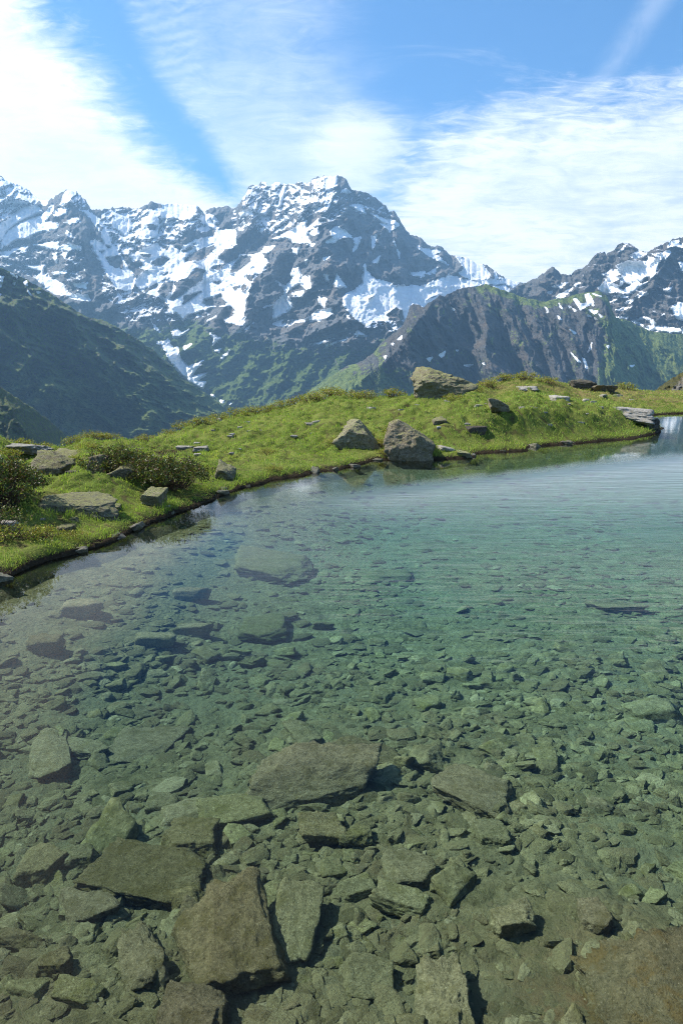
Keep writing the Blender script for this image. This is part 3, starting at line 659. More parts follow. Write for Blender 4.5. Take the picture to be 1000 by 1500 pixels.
def build_bank():
    cols = np.concatenate([np.linspace(-1500, -340, 40)[:-1], np.arange(-340, 1340, 3.2), np.linspace(1342, 2400, 30)])
    rows = np.concatenate([np.geomspace(3.2, 30, 640), np.geomspace(30.2, 60, 60), np.geomspace(62, 620, 24)])
    u = (cols - 500) / F * 1.022
    X = rows[:, None] * u[None]; Y = np.broadcast_to(rows[:, None], X.shape)
    Z, sd = bank_z(X, Y)
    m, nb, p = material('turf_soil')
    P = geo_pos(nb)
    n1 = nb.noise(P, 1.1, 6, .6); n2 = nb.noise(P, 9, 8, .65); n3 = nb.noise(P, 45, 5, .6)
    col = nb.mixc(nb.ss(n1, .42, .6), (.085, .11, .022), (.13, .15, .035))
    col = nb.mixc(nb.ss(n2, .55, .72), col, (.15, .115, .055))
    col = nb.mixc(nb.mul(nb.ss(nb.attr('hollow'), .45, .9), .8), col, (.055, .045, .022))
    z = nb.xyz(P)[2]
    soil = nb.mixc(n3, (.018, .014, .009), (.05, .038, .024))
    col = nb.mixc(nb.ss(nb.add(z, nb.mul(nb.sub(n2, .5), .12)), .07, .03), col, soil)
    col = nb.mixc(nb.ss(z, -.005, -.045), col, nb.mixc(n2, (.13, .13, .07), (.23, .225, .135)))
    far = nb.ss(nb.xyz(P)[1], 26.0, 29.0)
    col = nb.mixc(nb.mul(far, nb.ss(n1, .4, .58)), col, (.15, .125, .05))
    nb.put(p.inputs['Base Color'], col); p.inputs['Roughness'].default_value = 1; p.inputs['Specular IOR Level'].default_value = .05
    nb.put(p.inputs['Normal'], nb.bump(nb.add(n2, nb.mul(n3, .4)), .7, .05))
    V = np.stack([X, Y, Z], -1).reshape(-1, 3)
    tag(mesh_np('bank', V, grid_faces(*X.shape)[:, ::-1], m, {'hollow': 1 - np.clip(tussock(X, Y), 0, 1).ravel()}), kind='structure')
build_bank()
# ------------------------------------------------------------------ the tarn: bed, water, stones
def bed_z(x, y):
    """the bed as one sees it through the surface"""
    x = np.asarray(x, float); y = np.asarray(y, float)
    d = np.hypot(x, y)
    dep = interp(d, [(0,.02),(.8,.06),(1.3,.15),(2,.27),(3,.36),(4.5,.42),(7,.46),(10,.5),(14,.5),(30,.55)])
    # a silty shelf at the lower right
    dep = dep - .12 * sstep(.35, 1.0, x) * sstep(2.4, 1.2, y)
    dep = dep + .05 * fbm(x * .7, y * .7, 4.4, 3) * np.clip(d / 2, 0, 1) + .018 * fbm(x * 2.6, y * 2.6, 8.8, 4)
    sd = -shore_sd(x, y)                     # distance out from the shore
    dep = dep * (.26 + .74 * sstep(.0, 2.4, sd)) 
    dep = np.where(sd < 0, np.maximum(dep + sd * .2, .3), dep)
    z = -np.maximum(dep, .05)
    z = np.where(sd < -.5, np.minimum(z, -.45 - (-.5 - sd) * .8), z)
    z = np.maximum(z, -160)
    return np.where(y < -.2, z + sstep(-.2, -2.2, y) * (.05 - z + .12), z)

def bed_at(px, py, lift=0.0):
    u, w = ray(px, py); z = -.3
    for _ in range(5):
        D = (z + lift - H) / w; z = float(bed_z(u * D, D))
    return float(u * D), float(D), z

def stone_material(name, ca, cb, cc, moss=(.09, .085, .03), rough=.95, scale=1.0, spec=.1, lich=None, bd=None):
    m, nb, p = material(name)
    O = obj_co(nb); r = rnd(nb)
    P = nb.node('ShaderNodeVectorMath', operation='ADD'); nb.put(P.inputs[0], O); nb.put(P.inputs[1], nb.comb(nb.mul(r, 40.0), nb.mul(r, 17.0), 0.0)); P = P.outputs[0]
    P = nb.mapping(P, (scale,) * 3)
    n1 = nb.noise(P, 2.0, 8, .65, .5); n2 = nb.noise(P, 6, 10, .74, .4); n3 = nb.noise(P, 19, 8, .75)
    col = nb.mixc(nb.ss(n2, .3, .7), ca, cb)
    col = nb.mixc(nb.mul(nb.ss(n3, .54, .68), .85), col, cc)
    col = nb.mixc(nb.mul(nb.ss(n1, .48, .66), .75), col, moss)
    col = nb.mixc(nb.mul(nb.ss(n3, .47, .33), .75), col, tuple(c * .28 for c in ca))
    if lich is not None:
        up = nb.xyz(geo_nor(nb))[2]
        lm = nb.mul(nb.ss(nb.add(nb.mul(up, .32), nb.noise(P, 5.5, 9, .7)), .68, .86), .85)
        col = nb.mixc(lm, col, lich)
        col = nb.mixc(nb.mul(nb.ss(nb.noise(P, 24, 4, .6), .62, .70), .6), col, (.42, .42, .38))
    hs = nb.node('ShaderNodeHueSaturation'); nb.put(hs.inputs['Value'], nb.lin(r, 0, 1, .78, 1.22)); nb.put(hs.inputs['Hue'], nb.lin(nb.math('FRACT', nb.mul(r, 7.3)), 0, 1, .485, .515)); nb.put(hs.inputs['Color'], col)
    nb.put(p.inputs['Base Color'], hs.outputs[0]); p.inputs['Roughness'].default_value = rough; p.inputs['Specular IOR Level'].default_value = spec
    b1 = nb.bump(nb.add(nb.mul(n2, .8), nb.mul(n3, .55)), 1.0, bd or .15 / scale)
    nb.put(p.inputs['Normal'], b1)
    return m

def ico(sub):
    bpy_me = bpy.data.meshes.new('tmp'); import bmesh
    bm = bmesh.new(); bmesh.ops.create_icosphere(bm, subdivisions=sub, radius=1)
    V = np.array([v.co[:] for v in bm.verts]); Fc = np.array([[v.index for v in f.verts] for f in bm.faces]); bm.free(); bpy.data.meshes.remove(bpy_me)
    return V, Fc
ICO = {k: ico(k) for k in (1, 2, 3, 4, 5, 6)}

def rock_shape(seed, sub, box=(1, 1, 1), cuts=9, rough=.035, planes=(), round_=.0, strata=0.0):
    """a block broken along planes: a sphere blown up, clipped by planes, then weathered. Fits half sizes BOX"""
    r = np.random.default_rng(seed); V, Fc = ICO[sub]; V = V * 2.6
    pl = [((1,0,0), r.uniform(.8, 1)), ((-1,0,0), r.uniform(.8, 1)), ((0,1,0), r.uniform(.8, 1)), ((0,-1,0), r.uniform(.8, 1)), ((0,0,1), r.uniform(.75, 1)), ((0,0,-1), 1)]
    for k in range(6):                                         # tilt the faces of the block
        n = np.array(pl[k][0], float) + r.normal(0, .16, 3); pl[k] = (n / np.linalg.norm(n), pl[k][1])
    for k in range(cuts):
        n = r.normal(size=3); n /= np.linalg.norm(n); pl.append((n, r.uniform(.82, 1.18)))
    pl += [(np.array(n, float) / np.linalg.norm(n), d) for n, d in planes]
    dirs = V / np.linalg.norm(V, axis=1)[:, None]
    t = np.full(len(V), 2.6)
    for n, d in pl:
        c = dirs @ np.asarray(n, float); t = np.where(c > 1e-3, np.minimum(t, d / np.maximum(c, 1e-3)), t)
    if round_: t = t * (1 - round_) + round_ * np.minimum(t, 1.0)
    V = dirs * t[:, None]
    o = r.uniform(0, 50, 3)
    nz = fbm(V[:, 0] * 1.3 + o[0], V[:, 1] * 1.3 + o[1], V[:, 2] * 1.3 + o[2], 6, .6)
    V = V * (1 + rough * 1.6 * nz)[:, None]
    if sub >= 4:
        nr = ridged(V[:, 0] * 2.3 + o[1], V[:, 1] * 2.3 + o[2], V[:, 2] * 2.3 + o[0], 5, .6)
        V = V * (1 + rough * .55 * (nr - .8))[:, None]
    if sub >= 5:
        q = V * 5.5; V = V * (1 + rough * .34 * fbm(q[:, 0] + o[2], q[:, 1] + o[0], q[:, 2] + o[1], 5, .65))[:, None]
    V = V * np.array(box)[None]
    if strata:
        h = V[:, 2] / box[2] * 5.5 + V[:, 0] / box[0] * 1.6
        V[:, :2] *= (1 + strata * (np.abs(perlin(h, 3.3, o[0])) - .3))[:, None]
    return V, Fc

def rotz(V, a):
    c, s = math.cos(a), math.sin(a); return np.c_[V[:, 0] * c - V[:, 1] * s, V[:, 0] * s + V[:, 1] * c, V[:, 2]]
def rotx(V, a):
    c, s = math.cos(a), math.sin(a); return np.c_[V[:, 0], V[:, 1] * c - V[:, 2] * s, V[:, 1] * s + V[:, 2] * c]
def roty(V, a):
    c, s = math.cos(a), math.sin(a); return np.c_[V[:, 0] * c + V[:, 2] * s, V[:, 1], -V[:, 0] * s + V[:, 2] * c]

def build_bed():
    cols = np.concatenate([np.linspace(-3600, -300, 60)[:-1], np.arange(-300, 1320, 3.0), np.linspace(1323, 4200, 60)])
    rows = np.geomspace(.5, 75, 560)
    u = (cols - 500) / F
    X = rows[:, None] * u[None] * 1.0; Y = np.broadcast_to(rows[:, None], X.shape).copy()
    Z = bed_z(X, Y)
    Z = Z + .012 * ridged(X * 6, Y * 6, 2.0, 3) * sstep(7, 3, Y) + .006 * fbm(X * 22, Y * 22, 1.0, 3) * sstep(5, 2, Y)
    m, nb, p = material('bed_silt')
    P = geo_pos(nb); x, y, z = nb.xyz(P)[:3]
    n1 = nb.noise(P, .9, 5, .6); n2 = nb.noise(P, 7, 10, .7); n3 = nb.noise(P, 75, 8, .75)
    vo = nb.vor(P, 26)
    col = nb.mixc(nb.ss(n2, .34, .66), (0.154, 0.150, 0.070), (0.300, 0.286, 0.154))
    col = nb.mixc(nb.ss(n1, .42, .62), col, (0.231, 0.231, 0.131))
    col = nb.mixc(nb.mul(nb.ss(n3, .58, .72), .5), col, (0.462, 0.447, 0.308))
    col = nb.mixc(nb.mul(nb.ss(n3, .44, .30), .7), col, (0.054, 0.052, 0.031))
    sil = nb.mul(nb.ss(x, .25, .8), nb.ss(y, 2.4, 1.5))
    col = nb.mixc(nb.mul(sil, nb.ss(n2, .4, .6)), col, (0.176, 0.115, 0.054))
    nb.put(p.inputs['Base Color'], col); p.inputs['Roughness'].default_value = 1; p.inputs['Specular IOR Level'].default_value = .05
    nb.put(p.inputs['Normal'], nb.bump(nb.add(nb.add(nb.mul(n3, .7), n2), nb.mul(vo, .5)), 1.0, .045))
    tag(mesh_np('lakebed', np.stack([X, Y, Z], -1).reshape(-1, 3), grid_faces(*X.shape)[:, ::-1], m), kind='structure')
    # the strip of ground the photographer stands on
    gx, gy = np.meshgrid(np.linspace(-9, 9, 60), np.linspace(-6, .56, 40))
    gz = np.where(gy > -.2, bed_z(gx, np.maximum(gy, -.2)), 0) ; t = sstep(.2, -1.2, gy)
    gz = bed_z(gx, np.full_like(gy, .5)) * (1 - t) + t * .14 + .03 * fbm(gx, gy, 3.0, 4) * t
    tag(mesh_np('near_shore', np.stack([gx, gy, gz], -1).reshape(-1, 3), grid_faces(*gx.shape), m), kind='structure')
build_bed()

def build_water():
    m = bpy.data.materials.new('clear_water'); m.use_nodes = True; nb = NB(m.node_tree); nb.n.remove(nb.n['Principled BSDF'])
    P = geo_pos(nb); x, y, z = nb.xyz(P)[:3]
    # breeze: rippled towards the middle and the right, calm under the left bank
    zone = nb.ss(nb.add(nb.add(x, nb.mul(y, .12)), nb.mul(nb.sub(nb.noise(P, .35, 3, .5), .5), 3.4)), -1.3, 1.9)
    lee = nb.ss(nb.sub(nb.mad(x, .62, 11.4), y), 1.3, 3.2)          # calm strip in the lee of the knoll
    zone = nb.mul(zone, lee)
    zone = nb.mad(zone, .94, .06)
    def waves(rot, sx, sy, scale, det, dist):
        return nb.noise(nb.mapping(P, (sx, sy, 1), (0, 0, R(rot))), scale, det, .5, dist)
    w1 = waves(-6, .55, 2.6, 1.7, 3, .4); w2 = waves(17, .6, 2.2, 4.4, 3, .5); w3 = waves(-24, 1, 1.8, 9, 2, .3)
    hgt = nb.add(nb.add(nb.mul(w1, .024), nb.mul(w2, .010)), nb.mul(w3, .003))
    hgt = nb.add(nb.mul(hgt, zone), nb.mul(nb.noise(P, .6, 2, .5), .006))
    nor = nb.bump(hgt, 1.0, .32)
    fr = nb.node('ShaderNodeFresnel'); fr.inputs['IOR'].default_value = 1.333; nb.put(fr.inputs['Normal'], nor)
    gl = nb.node('ShaderNodeBsdfGlossy'); nb.put(gl.inputs['Roughness'], nb.mad(nb.mul(zone, nb.ss(y, 3.5, 9.5)), .52, .02)); nb.put(gl.inputs['Normal'], nor)
    tr = nb.node('ShaderNodeBsdfTransparent')
    # caustic light painted as a cell pattern in the transparent tint; nothing refracts
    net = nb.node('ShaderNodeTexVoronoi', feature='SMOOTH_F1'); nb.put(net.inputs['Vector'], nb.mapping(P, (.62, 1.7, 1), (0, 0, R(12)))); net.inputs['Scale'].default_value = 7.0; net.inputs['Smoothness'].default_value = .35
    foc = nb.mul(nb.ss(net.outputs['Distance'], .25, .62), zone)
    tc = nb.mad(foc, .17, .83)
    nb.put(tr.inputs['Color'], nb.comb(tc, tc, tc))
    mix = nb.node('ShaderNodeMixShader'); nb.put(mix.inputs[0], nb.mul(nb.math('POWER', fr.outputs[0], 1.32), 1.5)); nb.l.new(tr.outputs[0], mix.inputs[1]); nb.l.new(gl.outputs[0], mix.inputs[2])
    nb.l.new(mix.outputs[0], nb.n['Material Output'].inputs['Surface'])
    ab = nb.node('ShaderNodeVolumeAbsorption'); ab.inputs['Color'].default_value = WATER_TINT; ab.inputs['Density'].default_value = WATER_DENS
    nb.l.new(ab.outputs[0], nb.n['Material Output'].inputs['Volume'])
    # the tarn's outline, run a little under the turf edge, with a real depth of water below it
    S = np.array([q for q in SHORE if q[0] < 61 and q[1] < 34 and q[0] > -20]); T = np.gradient(S, axis=0); Nn = np.c_[-T[:, 1], T[:, 0]]; Nn /= np.linalg.norm(Nn, axis=1)[:, None]
    test = shore_sd(*(S + Nn * .1).T); Nn *= np.sign(test)[:, None]
    out = S + Nn * .22; out[0] = (-2.6, -1.9)
    out = np.vstack([out, [(60, -1.9)]]); n = len(out)
    V = np.vstack([np.c_[out, np.zeros(n)], np.c_[out, np.full(n, -3.2)]])
    import bmesh
    bm = bmesh.new(); vs = [bm.verts.new(v) for v in V]
    bm.faces.new(vs[:n]); bm.faces.new(vs[n:][::-1])
    for i in range(n): j = (i + 1) % n; bm.faces.new((vs[i], vs[n + i], vs[n + j], vs[j]))
    bmesh.ops.recalc_face_normals(bm, faces=bm.faces); bmesh.ops.triangulate(bm, faces=bm.faces)
    me = bpy.data.meshes.new('water'); bm.to_mesh(me); bm.free(); me.materials.append(m)
    o = bpy.data.objects.new('water', me); COL.objects.link(o); tag(o, kind='structure')
WATER_TINT = (.25, .87, .84, 1); WATER_DENS = .56
build_water()

M_STONE = [stone_material('stone_olive', (0.131, 0.124, 0.057), (0.282, 0.268, 0.132), (0.479, 0.456, 0.255), moss=(0.140, 0.135, 0.044), scale=7),
           stone_material('stone_grey_green', (0.149, 0.142, 0.074), (0.316, 0.301, 0.166), (0.503, 0.479, 0.294), moss=(0.152, 0.145, 0.059), scale=7),
           stone_material('stone_brown', (0.125, 0.120, 0.049), (0.260, 0.247, 0.115), (0.433, 0.413, 0.226), moss=(0.135, 0.128, 0.041), scale=7)]

M_SMALL = [stone_material('small_stone_olive', (0.125, 0.120, 0.054), (0.262, 0.250, 0.122), (0.457, 0.435, 0.245), moss=(0.140, 0.135, 0.044), scale=.34, bd=.016),
           stone_material('small_stone_grey_green', (0.145, 0.138, 0.071), (0.293, 0.278, 0.152), (0.479, 0.456, 0.275), moss=(0.152, 0.145, 0.059), scale=.34, bd=.016),
           stone_material('small_stone_tan', (0.135, 0.128, 0.059), (0.279, 0.266, 0.137), (0.457, 0.435, 0.255), moss=(0.140, 0.135, 0.049), scale=.34, bd=.016)]

def lake_stone(label, box, seed, mat=1, sub=5, hz=None, yaw=0.0, tilt=(0, 0), lift=.30, cuts=7, rough=.05, planes=(), name='lake_stone', cat='stone', depth=None, group=None, sink=.35):
    """a stone on the bed filling the pixel box (x0, y0, x1, y1)"""
    x0, y0, x1, y1 = box; cx = (x0 + x1) / 2
    X, Y, Z = bed_at(cx, y1 - (y1 - y0) * .35)
    rng = math.hypot(X, Y); dist = math.sqrt(X * X + Y * Y + (H - Z) ** 2)
    s = (x1 - x0) / F * dist * (CP * Y + SP * (H - Z)) / dist / 1.0
    hw = s / 2
    el = math.atan2(H - Z, rng)              # looking-down angle
    vh = (y1 - y0) / F * dist                # apparent vertical size
    hh = hz if hz is not None else min(.55 * hw, .36 * vh)
    dy = max((vh - 2 * hh * math.cos(el) * .75) / (2 * math.sin(el)), .35 * hw)
    if depth: dy = depth
    V, Fc = rock_shape(seed, sub, (hw, dy, hh), cuts, rough * 1.15, planes)
    V = roty(rotx(V, tilt[0]), tilt[1]); V = rotz(V, yaw)
    o = mesh_np(name, V, Fc, M_STONE[mat] if isinstance(mat, int) else mat, smooth=True)
    o.location = (X, Y, Z + hh * (1 - sink))
    tag(o, label, cat, group)
    STONES.append((X, Y, max(hw, dy) * .8))
    return o
STONES = []
BIG = [
 # label, box, seed, material, options
 ('big squarish sunken boulder with a pale flat top and dark broken front', (362,1092,540,1202), 21, 1, dict(sub=6, hz=.085, yaw=.12, tilt=(.2,-.05), cuts=5, depth=.13, planes=(((.1,-.6,.8),.66),))),
 ('long low sunken slab tucked against the left foot of the pale flat-topped boulder', (282,1165,405,1217), 22, 0, dict(hz=.05, yaw=.12)),
 ('dark brown sunken slab lying behind the right shoulder of the pale flat-topped boulder', (482,1084,592,1130), 23, 0, dict(hz=.05, yaw=-.25, tilt=(0,.2))),
 ('upright blocky sunken stone standing just above the pale flat-topped boulder', (424,1060,468,1103), 24, 1, dict(hz=.05, yaw=.3, cuts=4)),
 ('rounded lumpy sunken rock between the long pale plank stone and the big brown slab', (238,1204,326,1262), 25, 2, dict(hz=.06, rough=.08)),
 ('big brown rusty sunken slab at the left, above the biggest rough boulder', (133,1236,308,1318), 26, 2, dict(sub=6, hz=.05, yaw=-.1, tilt=(-.06,.08))),
 ('biggest rough sunken boulder near the bottom, with a dark shaded flank to the right', (262,1308,408,1452), 27, 0, dict(sub=6, hz=.085, yaw=.35, tilt=(.12,.12), cuts=6)),
 ('pale oblong sunken stone leaning against the biggest rough boulder', (394,1306,462,1408), 28, 1, dict(sub=5, hz=.05, yaw=-.18, tilt=(.22,.1), cuts=2, planes=())),
 ('broad flat pale-topped sunken stone right of the leaning pale oblong stone', (558,1252,645,1302), 29, 1, dict(hz=.035)),
 ('long narrow sunken slab lying just below the broad flat pale-topped stone', (543,1303,634,1346), 30, 1, dict(hz=.04, yaw=-.25, tilt=(0,.12))),
 ('wedge shaped sunken stone with a pointed left end above the leaning pale oblong stone', (486,1288,548,1326), 31, 1, dict(hz=.035, yaw=.3)),
 ('rounded fist-like sunken stone just under the front edge of the pale flat-topped boulder', (440,1198,506,1246), 32, 0, dict(hz=.05, rough=.07)),
 ('egg shaped sunken stone right of the fist-like stone below the flat-topped boulder', (500,1216,548,1248), 33, 0, dict(hz=.04, rough=.06)),
 ('pyramid shaped pale sunken stone right of the dark brown slab', (598,1094,655,1138), 34, 1, dict(hz=.06, planes=(((.7,-.3,.65),.62),((-.7,-.2,.65),.7)))),
 ('flat thin sunken slab casting a long dark shadow along its front, upper left', (160,1066,258,1116), 35, 1, dict(hz=.035, yaw=-.12, tilt=(.05,.03))),
 ('round-cornered flat sunken slab with a curved shadow at the left edge group', (44,1072,106,1136), 36, 1, dict(hz=.04, yaw=.4)),
 ('narrow leaf shaped sunken stone beside the round-cornered slab', (98,1070,136,1118), 37, 1, dict(hz=.035, yaw=1.2)),
 ('short pale plank-like sunken stone, upper of two parallel planks', (213,1166,266,1192), 38, 1, dict(hz=.028, yaw=.2, sub=4)),
 ('long pale yellowish plank-like sunken stone, lower of two parallel planks', (236,1170,310,1208), 39, 1, dict(hz=.03, yaw=.35, sub=4)),
 ('wide tan sunken slab with a black shadow on its right, far out in blue water', (342,808,452,853), 40, 2, dict(hz=.06, tilt=(.05,.18))),
 ('small dark blue-grey sunken slab below the tan slab far out', (254,864,307,885), 41, 1, dict(hz=.06, sub=4)),
 ('angular sunken block with a dark right face by the left bank', (90,880,149,910), 42, 1, dict(hz=.07, sub=4)),
 ('dark angular sunken block near the left edge of the clear water', (39,936,93,964), 43, 0, dict(hz=.065, sub=4)),
 ('low hump-backed sunken stone with a shaded front in the middle left water', (193,931,262,953), 44, 1, dict(hz=.06, sub=4)),
 ('broad low sunken rock by the curved ripple ring', (353,891,422,938), 45, 2, dict(hz=.045, sub=4)),
 ('lens shaped sunken stone above the hump-backed stone', (254,916,310,936), 46, 1, dict(hz=.05, sub=4)),
 ('dark bluish sunken slab in the middle of the teal water', (523,831,604,855), 47, 0, dict(hz=.035, sub=4)),
 ('lone small dark sunken stone on pale sand in the teal water', (459,913,490,926), 48, 0, dict(hz=.04, sub=4)),
 ('long dark sunken slab in the rippled water towards the right edge', (866,883,944,898), 49, 0, dict(hz=.035, sub=4)),
 ('long tilted sunken slab with a dark undercut front, right of centre', (640,1128,748,1188), 50, 1, dict(hz=.05, yaw=-.35, tilt=(.05,.14))),
 ('flat-topped sunken block in the ripples at the right edge', (914,1026,988,1062), 51, 1, dict(hz=.06, sub=4)),
 ('egg shaped pale sunken stone resting on the silt at the lower right', (718,1332,782,1378), 52, 1, dict(hz=.05, rough=.06)),
 ('squat pale sunken stone with a black shadow beside the brown silt shelf', (848,1324,893,1372), 53, 1, dict(hz=.045)),
 ('wide half-buried sunken stone near the bottom, right of the leaning pale oblong stone', (494,1404,582,1460), 54, 1, dict(hz=.035, sink=.55)),
 ('large brown and orange sunken rock shelf in the bottom right corner', (880,1392,1130,1560), 55, 3, dict(sub=6, hz=.06, yaw=.35, tilt=(.08,-.06), rough=.09, cuts=9, sink=.62)),
 ('rounded sunken rock with a pale rim at the bottom edge, left of centre', (222,1452,334,1545), 56, 1, dict(sub=6, hz=.06, rough=.06, sink=.5)),
 ('upright knobbly sunken stone left of the biggest rough boulder', (180,1366,238,1458), 57, 1, dict(hz=.05, yaw=.5, rough=.08)),
 ('tan sunken rock with a steep dark right side at the bottom edge', (608,1420,688,1520), 58, 1, dict(sub=6, hz=.06, rough=.08, sink=.5)),
 ('kite shaped sunken stone with a pale face at the lower left', (96,1292,158,1358), 59, 1, dict(hz=.045, yaw=.6)),
 ('narrow rounded sunken stone standing on end at the left edge', (0,1346,32,1412), 60, 0, dict(hz=.04, yaw=1.4)),
 ('jagged sunken stone with a dark hollow beneath, left of the big brown slab', (28,1250,92,1298), 61, 0, dict(hz=.05)),
 ('pointed sunken stone jutting over a gap at the top left of the big brown slab', (92,1246,140,1284), 62, 1, dict(hz=.045)),
 ('dark humped sunken stone in the lower left silt', (62,1398,108,1434), 63, 0, dict(hz=.04, sink=.45)),
 ('tongue shaped sunken stone lying near the bottom left corner', (76,1440,150,1474), 64, 0, dict(hz=.03, yaw=-.15, sink=.5)),
 ('brown wedge shaped sunken stone wedged between the big brown slab and the biggest rough boulder', (250,1308,302,1342), 65, 2, dict(hz=.045)),
 ('flat sunken flagstone below the tilted slab right of centre', (694,1200,742,1246), 66, 1, dict(hz=.04, yaw=.3)),
]
stone_orange = stone_material('stone_rusty_silt', (.105,.10,.052), (.215,.20,.112), (.36,.34,.22), moss=(.165,.118,.042), scale=6)
M_STONE.append(stone_orange)
for lab, box, seed, mt, kw in BIG: lake_stone(lab, box, seed, mt, **kw)

# --- smaller stones one can count, copies of a few broken shapes; and the gravel between
def scatter_stones():
    protos = []
    for k in range(14):
        r = np.random.default_rng(300 + k)
        V, Fc = rock_shape(300 + k, 4, (1, r.uniform(.55, .85), r.uniform(.3, .52)), int(r.integers(5, 11)), r.uniform(.04, .075))
        o = mesh_np('lake_stone', V, Fc, M_SMALL[k % 3]); protos.append(o)
    r = np.random.default_rng(99); occ = list(STONES); n = 0; first = set()
    tries = 0; TARGET = 300 - len(BIG)
    used = []
    while n < TARGET and tries < 60000:
        tries += 1
        px = r.uniform(-40, 1040); py = 930 + 600 * r.uniform() ** .9
        # stony ground lies in a belt from the left edge through the middle; open silt elsewhere
        dens = .25 + .75 * float(sstep(.35, .62, perlin(px / 170., py / 110., 9.0) * .5 + .5))
        if px > 700 and py > 1230: dens *= .16
        if 1130 < py < 1260 and 380 < px < 760: dens = 1
        if px < 300 and 1240 < py < 1420: dens = 1
        if py > 1400: dens *= .35
        if r.uniform() > dens: continue
        X, Y, Z = bed_at(px, py)
        sz = .033 * math.exp(r.normal(0, .38)) * (1 + .28 * max(Y - 1.8, 0)); sz = min(sz, .15)
        if sz < .019 * (1 + .3 * max(Y - 1.8, 0)): continue
        if any((X - a) ** 2 + (Y - b) ** 2 < (c * .8 + sz * .5) ** 2 for a, b, c in occ): continue
        occ.append((X, Y, sz)); k = int(r.integers(len(protos)))
        if k in first: o = protos[k].copy(); COL.objects.link(o)
        else: o = protos[k]; first.add(k)
        o.location = (X, Y, Z + sz * .16); o.scale = (sz, sz, sz * r.uniform(.75, 1.15)); o.rotation_euler = (r.normal(0, .22), r.normal(0, .22), r.uniform(0, 6.28))
        used.append((o, px, py, sz, Y)); n += 1
    for o, px, py, sz, Y in used:
        zone = 'far out in blue-green water' if py < 1010 else 'in the middle distance of the lake floor' if py < 1120 else 'around the pale flat-topped boulder' if py < 1260 else 'in the near shallow water'
        tag(o, 'small angular olive-grey stone lying ' + zone, 'stone', 'small stones ' + zone)
    for k, o in enumerate(protos):
        if k not in first: bpy.data.objects.remove(o)
    return occ
OCC = scatter_stones()

